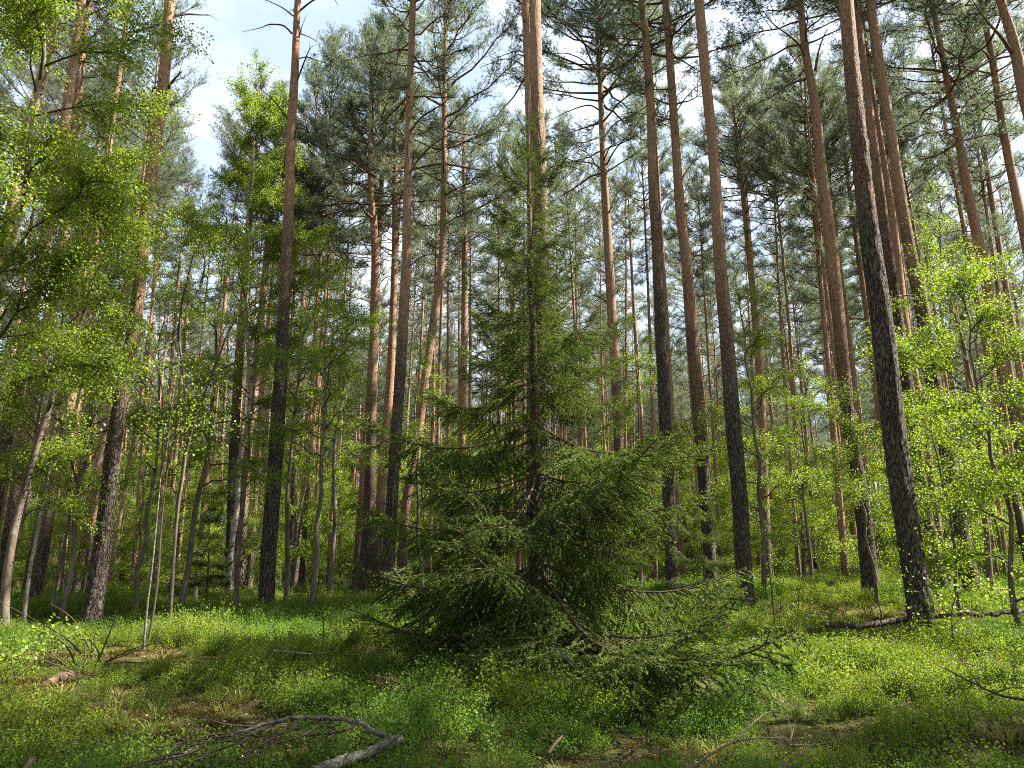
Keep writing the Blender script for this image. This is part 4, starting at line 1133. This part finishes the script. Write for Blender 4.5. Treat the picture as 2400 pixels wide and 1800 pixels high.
scatter('bilberry_undergrowth', SHRUB, np.stack([X, Y, ground_z(X, Y)], -1), np.stack([g5.normal(0, 0.15, n), g5.normal(0, 0.15, n), g5.uniform(0, 6.28, n)], -1), Sc, g5.integers(0, 5, n),
        'carpet of low bilberry shrubs with fresh light green leaves', 'bilberry')


def tuft(seed, n=60, h=0.16, mat=M_GRASS, w=0.004, lay=0.6, r=0.10):
    g = np.random.default_rng(seed); mb = MB()
    a = g.uniform(0, 6.28, n); b = np.stack([np.cos(a), np.sin(a), np.zeros(n)], -1) * (r * np.sqrt(g.random(n)))[:, None]
    d = np.stack([np.cos(a) * lay + g.normal(0, 0.3, n), np.sin(a) * lay + g.normal(0, 0.3, n), np.ones(n)], -1); hh = h * g.uniform(0.5, 1.2, n)
    m_ = b + nrm(d) * hh[:, None] * 0.55; e = m_ + nrm(d * [1.8, 1.8, 0.45]) * hh[:, None] * 0.5
    sd_ = np.stack([-np.sin(a), np.cos(a), np.zeros(n)], -1) * w
    v = np.stack([b - sd_, b + sd_, m_ + sd_ * 0.8, m_ - sd_ * 0.8], 1).reshape(-1, 3); mb.add(v, np.arange(4 * n).reshape(-1, 4), 0, False)
    v = np.stack([m_ - sd_ * 0.8, m_ + sd_ * 0.8, e], 1).reshape(-1, 3); mb.add(v, np.arange(3 * n).reshape(-1, 3), 0, False)
    return mb.mesh('tuft', [mat])


x, y = sow(5200, 4.6, 26); op = openness(x, y)
side = (x > 2.5) | (g5.random(len(x)) < 0.3)
keep = (g5.random(len(x)) < np.maximum(op * 0.9, 0.12)) & side
x, y = x[keep], y[keep]; n = len(x)
scatter('grass', [tuft(600 + i, 55, [0.16, 0.22, 0.12][i]) for i in range(3)], np.stack([x, y, ground_z(x, y) - 0.01], -1), np.stack([np.zeros(n), np.zeros(n), g5.uniform(0, 6.28, n)], -1), g5.uniform(0.6, 1.3, n), g5.integers(0, 3, n),
        'thin pale woodland grass in the openings of the bilberries', 'grass')
x, y = sow(30000, 4.6, 22); op = openness(x, y)
keep = g5.random(len(x)) < np.maximum(op, 0.10); x, y = x[keep], y[keep]; n = len(x)
scatter('moss', [tuft(620 + i, 90, 0.055, M_MOSSB, 0.0035, 0.9, 0.11) for i in range(3)], np.stack([x, y, ground_z(x, y) - 0.01], -1), np.stack([np.zeros(n), np.zeros(n), g5.uniform(0, 6.28, n)], -1), g5.uniform(0.6, 1.5, n), g5.integers(0, 3, n),
        'golden feather moss cushions on the open woodland floor', 'moss')
# dry leaves and needles on the bare floor
x, y = sow(90000, 4.6, 17); op = openness(x, y); keep = g5.random(len(x)) < np.maximum(op * 0.9, 0.2); x, y = x[keep], y[keep]; n = len(x)
mb = MB(); ln = 0.034 * g5.uniform(0.4, 1.5, n)
leaves(mb, np.stack([x, y, ground_z(x, y) + g5.uniform(0.005, 0.05, n)], -1), g5.normal(size=(n, 3)) * [1, 1, 0.3], nrm(g5.normal(0, 0.35, (n, 3)) + [0, 0, 1]), ln, ln * np.where(g5.random(n) < 0.55, 0.09, g5.uniform(0.3, 0.7, n)), 0, 0.08)
tag(obj('leaf_litter', mb.mesh('leaf_litter', [M_LITTER])), 'dry brown leaves and bark scraps strewn on the floor', 'leaf litter', kind='stuff')

# ------------------------------------------------------------------ fallen wood and twigs
def fallen(name, pix, r0, r1, label, cat, mat, lift=0.06, twigs=(), group=None, endcap=None, tw_r=0.008, wob=0.0, seed=0, part='twig'):
    """a branch lying on the ground: every pixel gives the point lift above the ground; twigs: pixel paths from the main axis"""
    g = np.random.default_rng(seed)
    lf = lift if hasattr(lift, '__len__') else [lift] * len(pix)
    P = np.array([above_ground(u, v, h) for (u, v), h in zip(pix, lf)])
    base = P[0].copy(); root = thing(name, base, label, cat, group)
    s = resample(P - base, 40); t = np.linspace(0, 1, 40)
    s[1:-1] += g.normal(0, wob, (38, 3))
    mb = MB(); rr = np.interp(t, np.linspace(0, 1, len(r0)), r0) if hasattr(r0, '__len__') else r0 + (r1 - r0) * t
    tube(mb, s, rr * (1 + g.normal(0, 0.05, 40)), 12); obj('stem', mb.mesh('stem', [mat]), root)
    for k, q in enumerate(twigs):
        hs = q[0] if isinstance(q[0], (int, float)) else None
        qq = q[1:] if hs is not None else q
        h0 = hs if hs is not None else np.mean(lf)
        Q = np.array([above_ground(u, v, h0 * (1 - 0.30 * i / len(qq)) + 0.10) for i, (u, v) in enumerate(qq)]) - base
        mb = MB(); w = resample(Q, 16); tube(mb, w, np.linspace(tw_r, 0.002, 16), 6)
        for _ in range(4):
            i = g.integers(3, 15); d = nrm(w[i] - w[i - 2]); d = nrm(d + g.normal(0, 0.45, 3)); l = g.uniform(0.1, 0.35)
            tube(mb, [w[i], w[i] + d * l * 0.5, w[i] + d * l], [0.0042, 0.0034, 0.002], 4)
        obj(part, mb.mesh(part, [M_TWIG]), root)
    return root


fallen('fallen_branch', [(938, 1732), (905, 1745), (860, 1765), (800, 1785), (735, 1812)], [0.030, 0.035, 0.031, 0.036, 0.038], 0, 'thick stub of fallen birch, broken end beside the bilberries', 'fallen branch', M_OLD_BIRCH, 0.24, wob=0.003, seed=1,
       twigs=[[0.1, (860, 1766), (880, 1790), (872, 1812)], [0.1, (905, 1748), (850, 1740), (790, 1735), (740, 1745)]])
fallen('fallen_branch', [(925, 1732), (880, 1716), (840, 1694), (780, 1684), (700, 1684), (640, 1692), (560, 1718), (480, 1744), (400, 1778), (330, 1800)], [0.018, 0.016, 0.015, 0.014, 0.013, 0.011, 0.009, 0.007, 0.004],
       0, 'long pale birch branch arching over the moss, fanning into fine twigs', 'fallen branch', M_OLD_BIRCH, [0.26, 0.31, 0.35, 0.37, 0.38, 0.36, 0.33, 0.28, 0.22, 0.16], wob=0.004, seed=2, tw_r=0.009,
       twigs=[[0.25, (760, 1684), (680, 1712), (600, 1735), (520, 1752), (450, 1785)], [0.25, (660, 1690), (600, 1715), (540, 1735), (450, 1745)], [0.22, (540, 1724), (460, 1735), (400, 1748)], [0.2, (700, 1728), (610, 1752), (540, 1778), (500, 1798)], [0.2, (430, 1764), (370, 1775), (300, 1800)], [0.22, (640, 1694), (560, 1740), (470, 1770), (400, 1795)], [0.2, (560, 1720), (480, 1725), (420, 1752), (350, 1760)], [0.24, (700, 1685), (640, 1730), (560, 1770), (480, 1800)], [0.24, (780, 1686), (700, 1728), (640, 1745), (560, 1790)],
              [0.2, (840, 1696), (800, 1715), (740, 1722), (690, 1728), (610, 1765)], [0.18, (480, 1745), (430, 1770), (360, 1782), (290, 1792)], [0.2, (600, 1704), (540, 1700), (500, 1690), (470, 1672)], [0.15, (690, 1728), (760, 1755), (720, 1782), (660, 1795)],
              [0.15, (560, 1740), (600, 1770), (640, 1790)], [0.15, (500, 1740), (520, 1765), (500, 1795)]])
fallen('fallen_log', [(1872, 1492), (1905, 1476), (1940, 1465), (1975, 1468), (2020, 1468), (2060, 1462), (2095, 1455), (2130, 1449), (2240, 1441), (2290, 1438), (2340, 1437), (2400, 1431), (2470, 1420)], [0.025, 0.036, 0.042, 0.038, 0.040, 0.036, 0.036, 0.034, 0.032, 0.028], 0,
       'dark mossy log lying across the golden moss behind the thickest pine', 'fallen log', M_LOG, [0.14, 0.22, 0.30, 0.29, 0.27, 0.29, 0.31, 0.30, 0.3, 0.3, 0.3, 0.3, 0.3], wob=0.012, seed=3, tw_r=0.012,
       twigs=[[0.16, (2010, 1470), (2020, 1482), (2032, 1500)], [0.2, (2062, 1462), (2085, 1490), (2100, 1505)], [0.3, (2065, 1460), (2055, 1430), (2040, 1405)]])
fallen('fallen_twig', [(1905, 1438), (1925, 1433), (1945, 1440), (1970, 1446)], 0.022, 0.008, 'short curved stick on the golden moss', 'stick', M_LOG, 0.06, seed=4, twigs=[[0.2, (1903, 1438), (1897, 1424), (1890, 1415)]])
fallen('fallen_twig', [(2400, 1640), (2340, 1628), (2280, 1600), (2230, 1575), (2190, 1555)], 0.011, 0.003, 'thin bare twig lying over the bright bilberries near thickest pine', 'twig', M_TWIG, [0.3, 0.32, 0.34, 0.36, 0.38], seed=5, twigs=[[0.36, (2330, 1624), (2370, 1612), (2420, 1612)], [0.36, (2300, 1612), (2270, 1570), (2255, 1545)]])
fallen('fallen_twig', [(1625, 1800), (1670, 1765), (1720, 1740), (1780, 1730), (1850, 1728)], 0.010, 0.003, 'dark twig arching along the shaded floor under the bilberries', 'twig', M_TWIG, [0.08, 0.15, 0.2, 0.2, 0.15], seed=6, twigs=[[0.15, (1720, 1741), (1760, 1700), (1800, 1670), (1860, 1655)]])
fallen('fallen_twig', [(1845, 1748), (1900, 1746), (1960, 1738), (2000, 1715), (2030, 1688)], 0.009, 0.003, 'curved grey twig on the dark floor, bending up at its tip', 'twig', M_TWIG, [0.08, 0.1, 0.14, 0.18, 0.2], seed=7, twigs=[[0.12, (1848, 1746), (1858, 1715), (1862, 1690)], [0.1, (1900, 1746), (1870, 1775), (1825, 1800)]])
fallen('fallen_twig', [(640, 1525), (680, 1528), (720, 1532), (760, 1530)], 0.012, 0.005, 'grey stick in the bilberries below the black-footed pine', 'stick', M_BIRCH, 0.25, seed=8)
fallen('rotten_wood', [(112, 1602), (135, 1592), (160, 1584), (176, 1580)], [0.03, 0.05, 0.045, 0.02], 0, 'short brown rotten log on the brown litter', 'rotten log', M_ROT, 0.015, wob=0.004, seed=9)
fallen('fallen_twig', [(1285, 1768), (1300, 1745), (1318, 1725)], 0.012, 0.008, 'short brown stick in the dark bilberries before the spruce', 'stick', M_ROT, 0.22, seed=10)
fallen('broken_stub', [(58, 1808), (70, 1786), (80, 1778)], 0.020, 0.014, 'short broken stub poking from the bilberries in the lower corner', 'stub', M_ROT, 0.25, seed=11)

# upright dead twigs and bare saplings in front of the pines
for i, (pix, r, lab) in enumerate([
    ([(1723, 1672), (1726, 1650), (1740, 1632), (1746, 1612), (1742, 1606)], 0.016, 'crooked dead stub standing upright in the sunlit bilberries'),
    ([(1820, 1490), (1812, 1420), (1805, 1350), (1795, 1270)], 0.014, 'bare dark sapling beside the golden moss, first of a pair'),
    ([(1826, 1490), (1828, 1440), (1832, 1390), (1840, 1340)], 0.010, 'thin bare sapling, second of the pair by the golden moss'),
    ([(1868, 1485), (1870, 1440), (1872, 1400), (1876, 1370)], 0.012, 'single bare sapling before the near end of the mossy log'),
    ([(2095, 1505), (2080, 1480), (2068, 1450), (2060, 1420), (2045, 1395), (2030, 1388)], 0.014, 'bent dead sapling bowing over the mossy log'),
    ([(1240, 1590), (1243, 1450), (1245, 1340), (1244, 1280)], 0.014, 'straight pale sapling stem in front of the spruce trunk'),
    ([(1128, 1640), (1126, 1560), (1124, 1500), (1130, 1480)], 0.011, 'dark leafless sapling before the spruce skirt, beside the dry sprig'),
    ([(1328, 1690), (1338, 1630), (1346, 1580), (1352, 1545)], 0.010, 'fine leafless sapling before the spruce, on its sunlit side'),
    ([(755, 1545), (757, 1500), (758, 1450), (752, 1415)], 0.010, 'thin dark sapling in the bilberries beyond the spruce skirt'),
    ([(1640, 1490), (1638, 1440), (1637, 1390)], 0.012, 'small bare stem between the spruce and the sunlit-edge pine')]):
    rt = traced_stem('bare_sapling', pix, r, 0.003, lab, 'sapling', M_TWIG, group='bare saplings')
    b0 = np.array(rt.location); g = np.random.default_rng(700 + i)
    if i:
        P = np.array([at_depth(u, v, b0[1]) for u, v in pix]) - b0; w = resample(P, 30)
        for _ in range(4):
            k = g.integers(10, 30); d = nrm(np.array([g.normal(0, 1), g.normal(0, 1), 0.7])); l = g.uniform(0.12, 0.35)
            m = MB(); tube(m, [w[k], w[k] + d * l * 0.5 + [0, 0, 0.02], w[k] + d * l], [0.004, 0.003, 0.0015], 4); obj('twig', m.mesh('twig', [M_TWIG]), rt)

# heap of brush and a leafy spray in the lower corner
rt = thing('brush_pile', hit_ground(225, 1562), 'heap of dead brushwood with sticks fanning out over brown litter', 'brushwood')
b0 = np.array(rt.location)
for i, q in enumerate([[(225, 1562), (250, 1500), (268, 1455), (275, 1430)], [(225, 1562), (205, 1510), (170, 1450), (120, 1415)], [(215, 1562), (180, 1520), (130, 1480), (0, 1410)], [(230, 1560), (290, 1530), (340, 1512), (390, 1503)], [(232, 1556), (280, 1540), (330, 1520), (372, 1500)],
                       [(180, 1570), (165, 1530), (145, 1505), (120, 1490)], [(205, 1560), (190, 1535), (170, 1520), (100, 1500)], [(150, 1572), (135, 1545), (115, 1520)], [(240, 1556), (300, 1552), (360, 1556), (400, 1558)], [(200, 1565), (215, 1530), (212, 1500)], [(170, 1570), (120, 1565), (60, 1560), (20, 1562)],
                       [(225, 1560), (232, 1530), (210, 1500), (195, 1480)]]):
    Q = np.array([at_depth(u, v, b0[1] + 0.25 * math.sin(i * 2.1)) for u, v in q]) - b0
    m = MB(); tube(m, resample(Q, 12), np.linspace(0.011, 0.003, 12), 6); obj('stick', m.mesh('stick', [M_TWIG if i % 3 else M_DEAD]), rt)
rt = thing('leafy_spray', hit_ground(200, 1580), 'low birch spray with large fresh leaves before the brushwood', 'birch spray')
b0 = np.array(rt.location); g = np.random.default_rng(65)
for i, q in enumerate([[(200, 1575), (170, 1520), (140, 1492), (100, 1482), (60, 1480)], [(195, 1575), (200, 1520), (190, 1490), (165, 1470), (140, 1462)], [(180, 1578), (120, 1535), (70, 1520), (20, 1512)], [(170, 1578), (110, 1550), (60, 1545), (15, 1530)], [(40, 1600), (30, 1570), (25, 1545), (0, 1520)]]):
    Q = np.array([at_depth(u, v, b0[1] - 0.2 * i) for u, v in q]) - b0; w = resample(Q, 60)
    m = MB(); tube(m, w[::4], np.linspace(0.006, 0.002, 15), 5)
    C = np.repeat(w[26:], 2, 0) + g.normal(0, 0.05, (68, 3)); ln = 0.05 * g.uniform(0.6, 1.1, 68)
    fm = MB(); leaves(fm, C, g.normal(0, 0.7, (68, 3)) - [0, 0, 0.4], nrm(g.normal(0, 0.5, (68, 3)) + [0, -0.3, 0.7]), ln, ln * 0.75, 0, 0.08)
    br = obj('branch', m.mesh('branch', [M_TWIG]), rt); obj('foliage', fm.mesh('foliage', [M_BIRCH_LEAF]), br)
# a leafy branch hanging by the thickest pine
rt = traced_stem('leafy_sapling', [(2235, 1540), (2232, 1490), (2228, 1450), (2205, 1420)], 0.010, 0.004, 'little sunlit sapling with bright leaves at the thickest pine foot', 'birch sapling', M_TWIG, leafy=3, seed=71,
                 branches=[[(2228, 1450), (2240, 1400), (2280, 1370), (2330, 1350)], [(2210, 1430), (2195, 1390), (2190, 1330), (2200, 1290)], [(2230, 1470), (2250, 1450), (2262, 1440)]])
# dry spruce sprig in front of the spruce
dg = hit_ground(1130, 1640)
rt = thing('dry_sprig', dg + np.array([0, 0, 0.0]), 'dry greyish spruce sprig propped before the spruce skirt', 'spruce sprig')
p = at_depth(1115, 1560, dg[1]) - dg
obj('sprig', spruce_bough(77, 0.9, 0.35, 1.2).mesh('sprig', [M_SPRUCE_BARK, M_SPRUCE_DEAD, M_SPRUCE_DEAD]), rt, p, (0.35, R(5), R(188)))
mb = MB(); tube(mb, [[0, 0, -0.05], p * 0.55 + [0.05, 0, 0], p], [0.008, 0.007, 0.005], 6); obj('stem', mb.mesh('stem', [M_TWIG]), rt)
# a short stump
q = hit_ground(455, 1424); rt = thing('stump', q, 'small pale sapling stump in the sunlit bilberries by the forked birch', 'stump')
mb = MB(); tube(mb, [[0, 0, -0.1], [0.01, 0, 0.2], [0.0, 0, 0.46]], [0.06, 0.05, 0.045], 12); obj('stem', mb.mesh('stem', [M_BIRCH]), rt)

# ------------------------------------------------------------------ sky, sun, camera
w = bpy.data.worlds.new('World'); S.world = w; w.use_nodes = True
nt = w.node_tree; bg = nt.nodes['Background']
sky = nt.nodes.new('ShaderNodeTexSky'); sky.sky_type = 'NISHITA'; sky.sun_disc = False
sky.sun_elevation = SUN_EL; sky.sun_rotation = SUN_AZ; sky.air_density = 1.0; sky.dust_density = 2.0; sky.ozone_density = 1.0
tc = nt.nodes.new('ShaderNodeTexCoord')
mp = nt.nodes.new('ShaderNodeMapping'); mp.inputs['Scale'].default_value = (1, 1, 2.2); nt.links.new(tc.outputs['Generated'], mp.inputs[0])
cl = ramp(nt, noise(nt, mp.outputs[0], 2.2, 6, 0.55, 0.3), [(0.34, (0.55, 0.55, 0.55)), (0.60, (0.97, 0.97, 0.97))])
cloud = ramp(nt, noise(nt, mp.outputs[0], 3.4, 6, 0.6, 0.4), [(0.40, (1.55, 1.9, 2.35)), (0.60, (2.7, 2.85, 3.1))])
mixed = mixc(nt, cl, sky.outputs[0], cloud)
nt.links.new(mixed, bg.inputs['Color']); bg.inputs['Strength'].default_value = 0.10

sun = bpy.data.lights.new('sun', 'SUN'); sun.energy = 5.0; sun.angle = R(0.5); sun.color = (1.0, 0.93, 0.80)
so = bpy.data.objects.new('sun', sun); COL.objects.link(so)
so.rotation_mode = 'QUATERNION'; so.rotation_quaternion = Vector(sd).to_track_quat('Z', 'Y')
so.location = Vector(sd) * 60

cam = bpy.data.cameras.new('camera'); cam.sensor_width = 36; cam.lens = FPX / PW * 36; cam.clip_start = 0.05; cam.clip_end = 2000
co = bpy.data.objects.new('camera', cam); COL.objects.link(co)
co.location = (0, 0, EYE); co.rotation_euler = (PI / 2 + PITCH, 0, 0)
S.camera = co

vs = S.view_settings
vs.view_transform = 'Standard'; vs.look = 'None'; vs.gamma = 1.0; vs.use_curve_mapping = False; vs.exposure = 2.32
S.cycles.max_bounces = 7; S.cycles.diffuse_bounces = 4; S.cycles.glossy_bounces = 2; S.cycles.transmission_bounces = 5
S.cycles.use_denoising = False; S.cycles.denoiser = 'OPENIMAGEDENOISE'; S.cycles.denoising_input_passes = 'RGB_ALBEDO_NORMAL'; S.cycles.denoising_prefilter = 'ACCURATE'
S.cycles.use_adaptive_sampling = False; S.cycles.filter_width = 1.0
S.cycles.sample_clamp_indirect = 6.0
